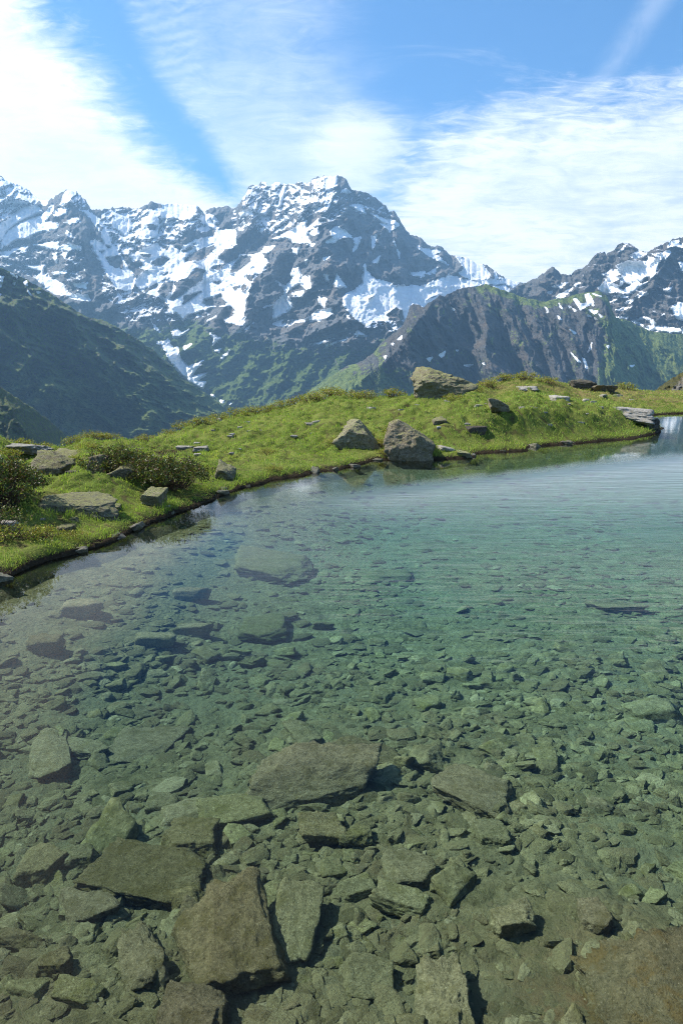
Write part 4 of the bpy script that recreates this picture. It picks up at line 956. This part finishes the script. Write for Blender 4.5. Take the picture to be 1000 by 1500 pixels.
def gravel():
    r = np.random.default_rng(5)
    shapes = [rock_shape(700 + k, 2, (1, r.uniform(.45, .8), r.uniform(.2, .42)), 9, .06) for k in range(24)]
    VV, FF, CC, off = [], [], [], 0
    N = 19000
    px = r.uniform(-60, 1060, N * 3); py = 690 + 850 * r.uniform(size=N * 3)
    dn = perlin(px / 150., py / 90., 3.0) * .9 + perlin(px / 50., py / 30., 7.0) * .45 + .5
    dn = np.where((px > 690) & (py > 1240), dn * .45, dn); dn = dn * (.2 + .8 * sstep(780, 1080, py)) + .25 * sstep(1.2, .3, -shore_sd(*at_height(px, py, 0.0)))
    keep = r.uniform(size=N * 3) < np.clip(dn, .08, 1); px, py = px[keep][:N], py[keep][:N]
    u, w = ray(px, py); z = np.full(len(px), -.3)
    for _ in range(8): D = (z - H) / w; z = bed_z(u * D, D)
    X, Y = u * D, D
    sd = -shore_sd(X, Y)
    for i in range(len(px)):
        if sd[i] < .08: continue
        s = .0125 * math.exp(r.normal(0, .55)) * (1 + .33 * max(Y[i] - 1.6, 0)); s = min(s, .09)
        V, Fc = shapes[int(r.integers(24))]
        V = rotz(rotx(V * s, r.normal(0, .25)), r.uniform(0, 6.28)); V = V * np.array([1, 1, 1.0 if Y[i] < 4 else max(.55, 4 / Y[i])])
        V = V + np.array([X[i], Y[i], z[i] + s * .12])
        VV.append(V); FF.append(Fc + off); off += len(V); CC.append(np.full(len(V), r.uniform()))
    # belts of broken stone lying over one another
    big = [rock_shape(740 + k, 3, (1, r.uniform(.5, .85), r.uniform(.3, .55)), 7, .06) for k in range(20)]
    cnt = 0
    while cnt < 1500:
        a, b = r.uniform(-40, 1040), 960 + 560 * r.uniform()
        belt = float(sstep(-.1, .5, perlin(a / 190., b / 120., 12.0) + .35 * perlin(a / 60., b / 40., 2.0))) * .7 + .12
        if a < 420 and 1190 < b < 1440: belt = max(belt, .85)
        if 380 < a < 800 and 1110 < b < 1300: belt = max(belt, .9)
        if b < 1120 and a > 330: belt = max(belt, .6)
        if a > 700 and b > 1240: belt *= .15
        if b > 1420: belt *= .3
        if 60 < a < 340 and 1105 < b < 1170: belt *= .15
        if r.uniform() > belt: continue
        X_, Y_, Z_ = bed_at(a, b)
        s = .021 * math.exp(r.normal(0, .36)) * (1 + .26 * max(Y_ - 1.8, 0)); s = min(s, .06)
        V, Fc = big[int(r.integers(20))]
        V = rotz(roty(rotx(V * s, r.normal(0, .3)), r.normal(0, .3)), r.uniform(0, 6.28)) + np.array([X_, Y_, Z_ + s * r.uniform(.1, .55)])
        VV.append(V); FF.append(Fc + off); off += len(V); CC.append(np.full(len(V), r.uniform(.2, .97))); cnt += 1
    m, nb, p = material('gravel_stone')
    P = geo_pos(nb); rr = nb.attr('tone'); n = nb.noise(P, 60, 8, .7); n1 = nb.noise(P, 3, 4, .6)
    col = nb.ramp(rr, [(0, (0.108, 0.105, 0.046)), (.5, (0.194, 0.186, 0.087)), (.93, (0.262, 0.253, 0.128)), (1, (0.365, 0.353, 0.205))])
    col = nb.mixc(nb.mul(nb.ss(n, .4, .68), .6), col, (.12, .105, .055))
    col = nb.mixc(nb.mul(nb.ss(n1, .5, .65), .5), col, (.13, .10, .05))
    nb.put(p.inputs['Base Color'], col); p.inputs['Roughness'].default_value = .95
    n4 = nb.noise(P, 130, 6, .75); col = nb.mixc(nb.mul(nb.ss(n4, .55, .7), .7), col, (.34,.33,.2)); col = nb.mixc(nb.mul(nb.ss(n4, .45, .3), .7), col, (.03,.03,.015))
    nb.put(p.inputs['Base Color'], col)
    nb.put(p.inputs['Normal'], nb.bump(nb.add(n, nb.mul(n4, .6)), .9, .02))
    tag(mesh_np('gravel', np.vstack(VV), np.vstack(FF), m, {'tone': np.concatenate(CC)}, smooth=False), 'grey-green gravel and broken stones covering the lake floor', 'gravel', kind='stuff')
gravel()
# ------------------------------------------------------------------ boulders and slabs on the bank
M_ROCK = stone_material('bank_rock', (.12,.102,.068), (.285,.25,.175), (.41,.375,.28), moss=(.165,.145,.075), scale=2.6, lich=(.235,.235,.10))
M_SLAB = stone_material('lichen_slab', (.12,.112,.08), (.24,.23,.165), (.34,.33,.26), moss=(.20,.19,.09), scale=3.4, lich=(.27,.275,.12))
M_PALE = stone_material('pale_rock', (.22,.208,.18), (.38,.36,.315), (.48,.46,.41), moss=(.22,.20,.13), scale=4)
M_DARK = stone_material('dark_rock', (.05,.045,.038), (.13,.115,.095), (.20,.18,.15), moss=(.08,.075,.03), scale=3)

def bank_rock(label, box, seed, mat=None, sub=5, hz=None, dy=None, yaw=0.0, cuts=6, rough=.05, planes=(), sink=.2, name='rock', cat='rock', strata=0.0, group=None, tilt=(0, 0)):
    x0, y0, x1, y1 = box; cx = (x0 + x1) / 2
    X, Y, Z = bank_at(cx, y1 - 1)
    dist = math.sqrt(X * X + Y * Y + (H - Z) ** 2); f = F / math.cos(math.atan2(abs(cx - 500), F))
    hw = (x1 - x0) / F * Y * 1.0 / 2 / (CP + SP * 0) * 1.0
    vh = (y1 - y0) / F * Y
    el = math.atan2(H - Z, math.hypot(X, Y))
    hh = hz if hz is not None else vh / 2 * .96 / math.cos(el)
    dyy = dy if dy is not None else max(.7 * hw, (vh - 2 * hh) / (2 * math.sin(el) + .02))
    V, Fc = rock_shape(seed, max(sub, 4), (hw, dyy, hh / (1 - sink * .5)), cuts, rough * 1.35, planes, strata=strata)
    V = rotz(roty(rotx(V, tilt[0]), tilt[1]), yaw)
    o = mesh_np(name, V, Fc, mat or M_ROCK)
    o.location = (X, Y + dyy * .55, Z + hh * (1 - sink) - ((.8 if sub < 5 else .4) * hh if hz is not None or sub < 5 else 0))
    tag(o, label, cat, group); ROCKS.append((X, Y + dyy * .55, max(hw, dyy) * .8)); return o
ROCKS = []
bank_rock('big layered boulder perched on the crest of the grassy knoll', (605,542,687,585), 101, M_ROCK, 6, yaw=.0, cuts=3, rough=.06, strata=.05, dy=.62,
          planes=[((.6,0,.8),.74), ((-.7,-.2,.5),.86), ((.55,0,-.83),.78), ((.1,-.75,.66),.72), ((-.2,-.8,-.1),.78)], sink=.16)
bank_rock('triangular grey rock in the turf near the water, left of the tall slanted rock', (497,612,557,657), 102, M_ROCK, 6, cuts=1, rough=.05, dy=.36,
          planes=[((.80,-.1,.55),.42), ((-.70,-.12,.70),.72), ((.1,-.72,.70),.70)], sink=.22)
bank_rock('tall slanted grey rock standing at the water edge with its peak at the left', (559,609,643,675), 103, M_ROCK, 6, cuts=1, rough=.06, dy=.42,
          planes=[((.62,-.05,.78),.37), ((-.97,0,.24),.84), ((-.15,-.85,.5),.68), ((.5,-.8,.3),.74), ((-.3,0,.95),.86)], sink=.16)
bank_rock('long flat slab crusted with yellow-green lichen at the left', (50,706,156,752), 104, M_SLAB, 6, hz=.12, dy=.30, yaw=.12, cuts=4, rough=.04, planes=[((0,-.1,1),.62)], sink=.3, tilt=(.12,.06))
bank_rock('long low grey slab behind the lichened slab, by the skyline', (60,652,132,678), 105, M_ROCK, 5, hz=.09, dy=.36, yaw=-.15, cuts=6, tilt=(.22,.06), planes=[((0,-.6,.8),.55)], sink=.4)
bank_rock('angular grey rock between the left shrub and the low grey slab', (42,664,99,694), 106, M_ROCK, 5, cuts=8, dy=.24, tilt=(.1,.08), planes=[((0,-.62,.78),.52), ((.6,0,.8),.7)])
bank_rock('squarish grey rock at the left end of the middle shrub', (129,667,160,694), 107, M_ROCK, 5, cuts=4, dy=.15)
bank_rock('pointed grey rock half hidden under the middle shrub', (166,678,202,704), 108, M_ROCK, 5, cuts=4, dy=.15, planes=[((.5,0,.86),.6), ((-.6,0,.8),.7)])
bank_rock('small dark rock in the grass between the angular and the squarish rocks', (96,684,114,699), 109, M_DARK, 4, cuts=4)
bank_rock('pale bare slab on the skyline at the far left edge', (-30,646,58,658), 110, M_PALE, 5, hz=.035, sink=1.15, dy=.35, cuts=3, yaw=-.1)
bank_rock('tilted grey rock alone in the grass, right of the middle shrub', (313,683,345,703), 111, M_SLAB, 5, cuts=4, dy=.2, tilt=(.1,.15))
bank_rock('mossy ledge stone in the turf step below the middle shrub', (208,720,240,742), 112, M_ROCK, 5, cuts=4, dy=.15)
bank_rock('grey flagstone lying in the turf right of the lichened slab', (153,733,177,746), 113, M_ROCK, 4, hz=.035, dy=.12)
bank_rock('thin flat grey stones let into the slope, under the skyline', (256,650,288,659), 114, M_PALE, 4, hz=.05, dy=.2)
bank_rock('thin flat stone just right of its twin, under the skyline', (282,652,306,659), 115, M_PALE, 4, hz=.045, dy=.2)
bank_rock('grey stone sunk in the near turf below the lichened slab', (80,764,106,780), 116, M_ROCK, 4, hz=.05, dy=.12)
bank_rock('small round grey stone in the near turf below the lichened slab', (102,755,115,765), 117, M_ROCK, 4)
bank_rock('flat grey stone in the near turf at the left edge', (-6,762,22,774), 118, M_PALE, 4, hz=.04, dy=.1)
bank_rock('white-topped stone lying on the right part of the knoll', (810,577,831,587), 119, M_PALE, 4, hz=.09, dy=.25)
bank_rock('dark rock outcrop on the crest of the knoll at the right', (834,555,874,572), 120, M_DARK, 5, hz=.28, dy=.6, cuts=4, strata=.05)
bank_rock('lower grey outcrop running down right of the dark crest outcrop', (866,562,898,575), 121, M_ROCK, 5, hz=.18, dy=.6, cuts=4, strata=.05)
bank_rock('long bare slab sloping to the water at the tip of the knoll', (880,588,952,610), 122, M_PALE, 5, hz=.13, dy=.7, cuts=3, tilt=(.05,.16), yaw=-.1)
bank_rock('dark broken block at the very tip of the knoll by the water', (936,602,966,628), 123, M_DARK, 5, hz=.17, dy=.3, cuts=5)
bank_rock('grey rock poking from the turf right of the big layered boulder', (719,586,746,605), 124, M_ROCK, 5, cuts=4, dy=.25, planes=[((.6,0,.8),.6)])
bank_rock('dark rock in a turf hollow below the big layered boulder', (684,617,711,633), 125, M_DARK, 4, cuts=4, dy=.2)
bank_rock('grey stone in a turf hollow, left of the dark hollow rock', (634,607,655,620), 126, M_ROCK, 4, dy=.2)
bank_rock('flat grey stones at the water edge right of the tall slanted rock', (640,646,668,661), 127, M_PALE, 4, hz=.06, dy=.2, tilt=(0,.2))
bank_rock('low reddish stone at the water edge right of the tall slanted rock', (668,655,688,671), 128, M_SLAB, 4, hz=.06, dy=.15)
bank_rock('small pale stone sitting on the skyline of the slope', (313,611,325,619), 129, M_PALE, 4)
bank_rock('pale rock patch near the top of the right hump', (756,560,786,570), 130, M_PALE, 4, hz=.08, dy=.5)
bank_rock('grey stone on the right hump behind the white-topped stone', (875,574,890,583), 131, M_PALE, 4, hz=.1)
def shore_stones():
    r = np.random.default_rng(61)
    V, Fc = rock_shape(880, 4, (1, .7, .5), 8, .06); proto = mesh_np('shore_stone', V, Fc, M_WET)
    S = np.array([q for q in SHORE if 3 < q[1] < 20.5 and -4 < q[0] < 9.3]); S = S[np.argsort(S[:, 0] + .3 * S[:, 1])]
    for i in range(34):
        k = int(r.integers(len(S) - 1)); t = r.uniform(); p = S[k] * (1 - t) + S[k + 1] * t + r.normal(0, .05, 2)
        o = proto if i == 0 else proto.copy()
        if i: COL.objects.link(o)
        s = r.uniform(.03, .085) * (1 + p[1] / 30); o.location = (p[0], p[1], .0); o.scale = (s, s, s * r.uniform(.7, 1.1)); o.rotation_euler = (r.normal(0, .2), r.normal(0, .2), r.uniform(0, 6.28))
        tag(o, 'small dark wet stone half in the water under the turf edge', 'stone', 'wet stones along the turf edge')
M_WET = stone_material('wet_stone', (.05,.045,.03), (.12,.11,.07), (.2,.19,.14), moss=(.07,.075,.025), scale=.4, bd=.015, rough=.5, spec=.4)
shore_stones()
r_ = np.random.default_rng(44)
for i, (a, b) in enumerate([(408,617),(453,623),(476,586),(463,620),(500,634),(337,641),(380,632),(430,640),(700,596),(655,590),(780,600),(860,588),(905,582),(925,588),(545,600),(588,603),(610,596),(290,668),(350,660),(245,744),(30,782),(60,765)] + [tuple(q) for q in np.c_[r_.uniform(230, 900, 26), r_.uniform(0, 1, 26)]]):
    s_ = r_.uniform(3, 8) if b > 1 else r_.uniform(2, 5)
    if b <= 1: lo_ = interp(a, [(230,700),(400,672),(600,640),(900,625)]); hi_ = interp(a, [(230,650),(400,610),(600,590),(900,590)]); b = lo_ + (hi_ - lo_) * b
    bank_rock('small pale stone showing in the short grass of the bank', (a - s_, b - s_ * .8, a + s_, b), 150 + i, M_PALE, 3, group='small pale stones in the grass')

# ------------------------------------------------------------------ grass
def leaf_material(name, attr, trans=.35, rough=.6):
    m, nb, p = material(name)
    c = nb.attr(attr, 'Color')
    nb.put(p.inputs['Base Color'], c); p.inputs['Roughness'].default_value = rough; p.inputs['Specular IOR Level'].default_value = .25
    t = nb.node('ShaderNodeBsdfTranslucent'); g = nb.mixc(1.0, c, (1.15, 1.2, .6), 'MULTIPLY'); nb.put(t.inputs['Color'], g)
    mx = nb.node('ShaderNodeMixShader'); mx.inputs[0].default_value = trans
    nb.l.new(p.outputs[0], mx.inputs[1]); nb.l.new(t.outputs[0], mx.inputs[2]); nb.l.new(mx.outputs[0], nb.n['Material Output'].inputs['Surface'])
    return m

def grass():
    r = np.random.default_rng(21)
    N = 480000
    pxs = r.uniform(-80, 1090, N); d = np.exp(r.uniform(math.log(4.9), math.log(42), N))
    x = (pxs - 500) / F * 1.022 * d; y = d
    sd = shore_sd(x, y); over = y - crest_line(pxs)
    k = (sd > .015) & (over < 3)
    x, y, sd, pxs = x[k], y[k], sd[k], pxs[k]
    rk = np.zeros(len(x), bool)
    for a, b, c in ROCKS: rk |= (x - a) ** 2 + (y - b) ** 2 < (c * .60) ** 2
    gap = (tussock(x, y) < .42) & (r.uniform(size=len(x)) < .72) & (sd > .15)
    bare = gap | (perlin(x * .8, y * .8, 9.9) + .5 * perlin(x * 3, y * 3, 1.9) > .62) & (r.uniform(size=len(x)) < .8) & (sd > .5)
    k = ~rk & ~bare; x, y, sd, pxs = x[k], y[k], sd[k], pxs[k]
    z, _ = bank_z(x, y); n = len(x)
    tuft = np.clip(.75 * sstep(.1, 1.2, tussock(x, y)) + .35 * perlin(x * 1.1, y * 1.1, 5.0), 0, 1)
    L = (.013 + .045 * tuft ** 1.5) * np.exp(r.normal(0, .3, n)) * np.clip(.75 + y / 30, .8, 1.35)
    L *= 1 + .5 * sstep(.35, .0, sd)
    W = np.maximum(.0035, y * .00052) * r.uniform(.7, 1.5, n)
    a = r.uniform(0, 2 * math.pi, n); lean = r.uniform(.15, .95, n)
    la = a * .6 + perlin(x * 1.3, y * 1.3, 4.4) * 5
    dx, dy = np.cos(la) * lean, np.sin(la) * lean
    ring = np.zeros(n)
    for a_, b_, c_ in ROCKS: ring = np.maximum(ring, ((x - a_) ** 2 + (y - b_) ** 2 < (c_ * 1.25 + .06) ** 2) * 1.0)
    L *= 1 + .55 * ring
    # blades at the edge lean out over the water
    e = sd < .13; h = .05
    gx = shore_sd(x[e] + h, y[e]) - shore_sd(x[e] - h, y[e]); gy = shore_sd(x[e], y[e] + h) - shore_sd(x[e], y[e] - h)
    q = np.hypot(gx, gy) + 1e-6; dx[e] = dx[e] * .6 - gx / q * .75; dy[e] = dy[e] * .6 - gy / q * .75; lean[e] = np.maximum(lean[e], .8 + .5 * r.uniform(size=e.sum()))
    sx, sy = np.cos(a + 1.57) * W * .5, np.sin(a + 1.57) * W * .5
    B = np.stack([x, y, z - .01], -1); S = np.stack([sx, sy, 0 * sx], -1)
    M = B + np.stack([dx * L * .35, dy * L * .35, L * .62], -1); T = B + np.stack([dx * L, dy * L, L * (1.02 - .35 * lean)], -1)
    V = np.stack([B - S, B + S, M + S * .75, M - S * .75, T], 1).reshape(-1, 3)
    i = np.arange(n)[:, None] * 5
    quads = np.concatenate([i, i + 1, i + 2, i + 3], 1); tris = np.concatenate([i + 3, i + 2, i + 4], 1)
    pal = np.array([(0.242,0.347,0.055), (0.320,0.406,0.074), (0.169,0.257,0.040), (0.392,0.413,0.098), (0.430,0.376,0.144), (0.248,0.295,0.086)])
    nn = perlin(x * .7, y * .7, 7.7) + .5 * perlin(x * 2.3, y * 2.3, .4)
    dry = np.clip(.12 + .40 * sstep(.2, .7, nn) + .55 * sstep(26.5, 30, y) + .16 * sstep(.5, .1, tuft), 0, .85)
    u = r.uniform(size=n); c = pal[r.integers(0, 3, n)].copy()
    q = u < dry; c[q] = pal[3 + r.integers(0, 3, q.sum())]
    c *= (r.uniform(.75, 1.25, n) * (1 + .18 * nn))[:, None]
    C = np.repeat(c, 5, 0)
    o = mesh_np('grass', V, [quads, tris], leaf_material('grass_blade', 'tint', .4, .65), {'tint': C}, smooth=False)
    tag(o, 'short bright green alpine grass covering the bank', 'grass', kind='stuff')
grass()

# ------------------------------------------------------------------ shrubs
M_LEAF = leaf_material('shrub_leaf', 'tint', .3, .45)
M_STEM, _nb, _p = material('shrub_stem'); _nb.put(_p.inputs['Base Color'], _nb.mixc(_nb.noise(obj_co(_nb), 40, 4), (.05,.032,.02), (.13,.09,.06))); _p.inputs['Roughness'].default_value = .9

def tube_mesh(paths, rad):
    VV, FF, off = [], [], 0
    for P in paths:
        P = np.array(P); n = len(P)
        for k, q in enumerate(P):
            rr = rad * (1 - .7 * k / (n - 1)); a = np.arange(4) * math.pi / 2
            VV.append(np.c_[q[0] + rr * np.cos(a), q[1] + rr * np.sin(a), np.full(4, q[2])])
        for k in range(n - 1):
            for j in range(4): FF.append((off + k*4 + j, off + k*4 + (j+1) % 4, off + k*4 + 4 + (j+1) % 4, off + k*4 + 4 + j))
        off += n * 4
    return np.vstack(VV), np.array(FF)

def shrub_meshes(seed, wx, wy, h, stems, per, leaf, pal, spread=1.0):
    r = np.random.default_rng(seed); paths, tips = [], []
    for s in range(stems):
        rad = math.sqrt(r.uniform()); an = r.uniform(0, 6.28)
        ex, ey = rad * math.cos(an) * wx, rad * math.sin(an) * wy
        ez = h * (1 - .55 * rad ** 2) * r.uniform(.6, 1.08)
        bx, by = ex * .45 + r.normal(0, .02), ey * .45 + r.normal(0, .02)
        t = np.linspace(0, 1, 5)[:, None]
        P = np.array([[bx, by, -.03]]) * (1 - t) + np.array([[ex, ey, ez]]) * t + np.r_[np.zeros((1, 3)), r.normal(0, .018, (3, 3)), np.zeros((1, 3))]
        P[:, 2] += .15 * h * np.sin(np.linspace(0, math.pi, 5)); paths.append(P)
        for k in range(3): tips.append(P[-1] * (1 - k * .16) + P[-3] * k * .16 + r.normal(0, .025, 3))
    tips = np.array(tips); n = len(tips) * per
    c = np.repeat(tips, per, 0) + r.normal(0, .026, (n, 3)) * spread
    d = r.normal(size=(n, 3)); d[:, 2] = np.abs(d[:, 2]) * .9 + .25; d /= np.linalg.norm(d, axis=1)[:, None]
    up = np.cross(d, r.normal(size=(n, 3))); up /= np.linalg.norm(up, axis=1)[:, None] + 1e-6
    L = leaf * r.uniform(.7, 1.35, n)[:, None]
    V = np.stack([c, c + d * L * .5 + up * L * .24, c + d * L, c + d * L * .5 - up * L * .24], 1).reshape(-1, 3)
    Fq = np.arange(n * 4).reshape(-1, 4)
    pal = np.array(pal); col = pal[r.integers(0, len(pal), n)] * r.uniform(.7, 1.3, (n, 1))
    return (V, Fq, np.repeat(col, 4, 0)), tube_mesh(paths, .0055)

def shrub(name, label, cat, px, py, seed, wx, wy, h, stems, per, leaf, pal, group=None):
    X, Y, Z = bank_at(px, py)
    root = bpy.data.objects.new(name, None); COL.objects.link(root); root.location = (X, Y, Z); root.empty_display_size = .2
    (V, Fq, C), (TV, TF) = shrub_meshes(seed, wx, wy, h, stems, per, leaf, pal)
    mesh_np('foliage', V, Fq, M_LEAF, {'tint': C}, smooth=False, parent=root); mesh_np('stem', TV, TF, M_STEM, parent=root)
    tag(root, label, cat, group); return root
DARKP = [(.05,.075,.018), (.065,.095,.022), (.09,.115,.028), (.085,.075,.028), (.10,.06,.03), (.16,.17,.04)]
HEATH = [(.24,.27,.035), (.32,.31,.045), (.19,.24,.032), (.30,.25,.05), (.22,.13,.05), (.22,.25,.04)]
shrub('alpine_shrub', 'tall dark green shrub at the left edge of the bank', 'shrub', -14, 738, 501, .58, .5, .50, 200, 13, .034, DARKP)
shrub('alpine_shrub', 'low spreading dark shrub left of the lichened slab, under the tall shrub', 'shrub', -25, 768, 505, .45, .25, .16, 60, 9, .026, DARKP)
shrub('alpine_shrub', 'middle dark shrub with bare brown stems over the pointed rock', 'shrub', 176, 694, 502, .50, .42, .34, 140, 12, .032, DARKP)
shrub('alpine_shrub', 'dense dark shrub with bare twigs, the right one of the middle pair', 'shrub', 245, 713, 503, .60, .5, .38, 190, 12, .032, DARKP)
shrub('alpine_shrub', 'small dark shrub at the foot of the tall slanted rock', 'shrub', 575, 640, 504, .22, .2, .22, 40, 8, .03, HEATH)

def heath_clumps():
    protos = []
    for k in range(4):
        root = bpy.data.objects.new('heath_clump', None); COL.objects.link(root)
        (V, Fq, C), (TV, TF) = shrub_meshes(600 + k, .34, .30, .20, 46, 8, .026, HEATH)
        f = mesh_np('foliage', V, Fq, M_LEAF, {'tint': C}, smooth=False, parent=root); s = mesh_np('stem', TV, TF, M_STEM, parent=root); protos.append((root, f, s))
    spots = [(30,655,1),(62,648,.8),(110,652,.9),(138,644,1.0),(160,640,.9),(215,646,.9),(248,634,.9),(272,627,1),(296,622,1.05),(320,617,1),(345,611,1.1),(370,606,1.1),(392,602,1),(418,597,1.1),(440,592,1.2),(462,588,1.3),(484,582,1.6),(510,582,1.4),(536,582,1.1),(575,581,1.1),(15,672,.8),(75,690,.55),(108,676,.6),(130,660,.8),(60,790,.7),(20,790,.8),(110,790,.5),(715,566,1.4),(742,558,1.5),(770,556,1.4),(690,574,1.4),(800,562,1.3),(846,562,1.3),(916,570,1.2),(490,650,.7),(556,652,.7),(622,580,.9),(664,586,.9),(390,664,.6),(400,690,.5),(560,670,.5),(600,665,.45)]
    r = np.random.default_rng(8)
    for i, (a, b, s) in enumerate(spots):
        X, Y, Z = bank_at(a, b); root, f, st = protos[i % 4]
        if i < 4: o = root
        else:
            o = root.copy(); COL.objects.link(o)
            for c in (f, st): q = c.copy(); COL.objects.link(q); q.parent = o
        o.location = (X, Y, Z - .01); s *= .95 * (1 + .018 * max(Y - 10, 0)); o.scale = (s, s, s * r.uniform(.7, 1.0)); o.rotation_euler = (0, 0, r.uniform(0, 6.28))
        if b < 660 and 200 < a < 640: lab, g = 'low yellow-green heath clump along the grassy skyline', 'heath clumps along the skyline'
        elif a > 650: lab, g = 'low yellow-green heath clump on the right hump of the knoll', 'heath clumps on the right hump'
        elif a < 200: lab, g = 'low yellow-green heath clump among the rocks at the left', 'heath clumps among the left rocks'
        else: lab, g = 'little heath clump beside the rocks at the water edge', 'heath clumps by the water'
        tag(o, lab, 'shrub', g)
heath_clumps()
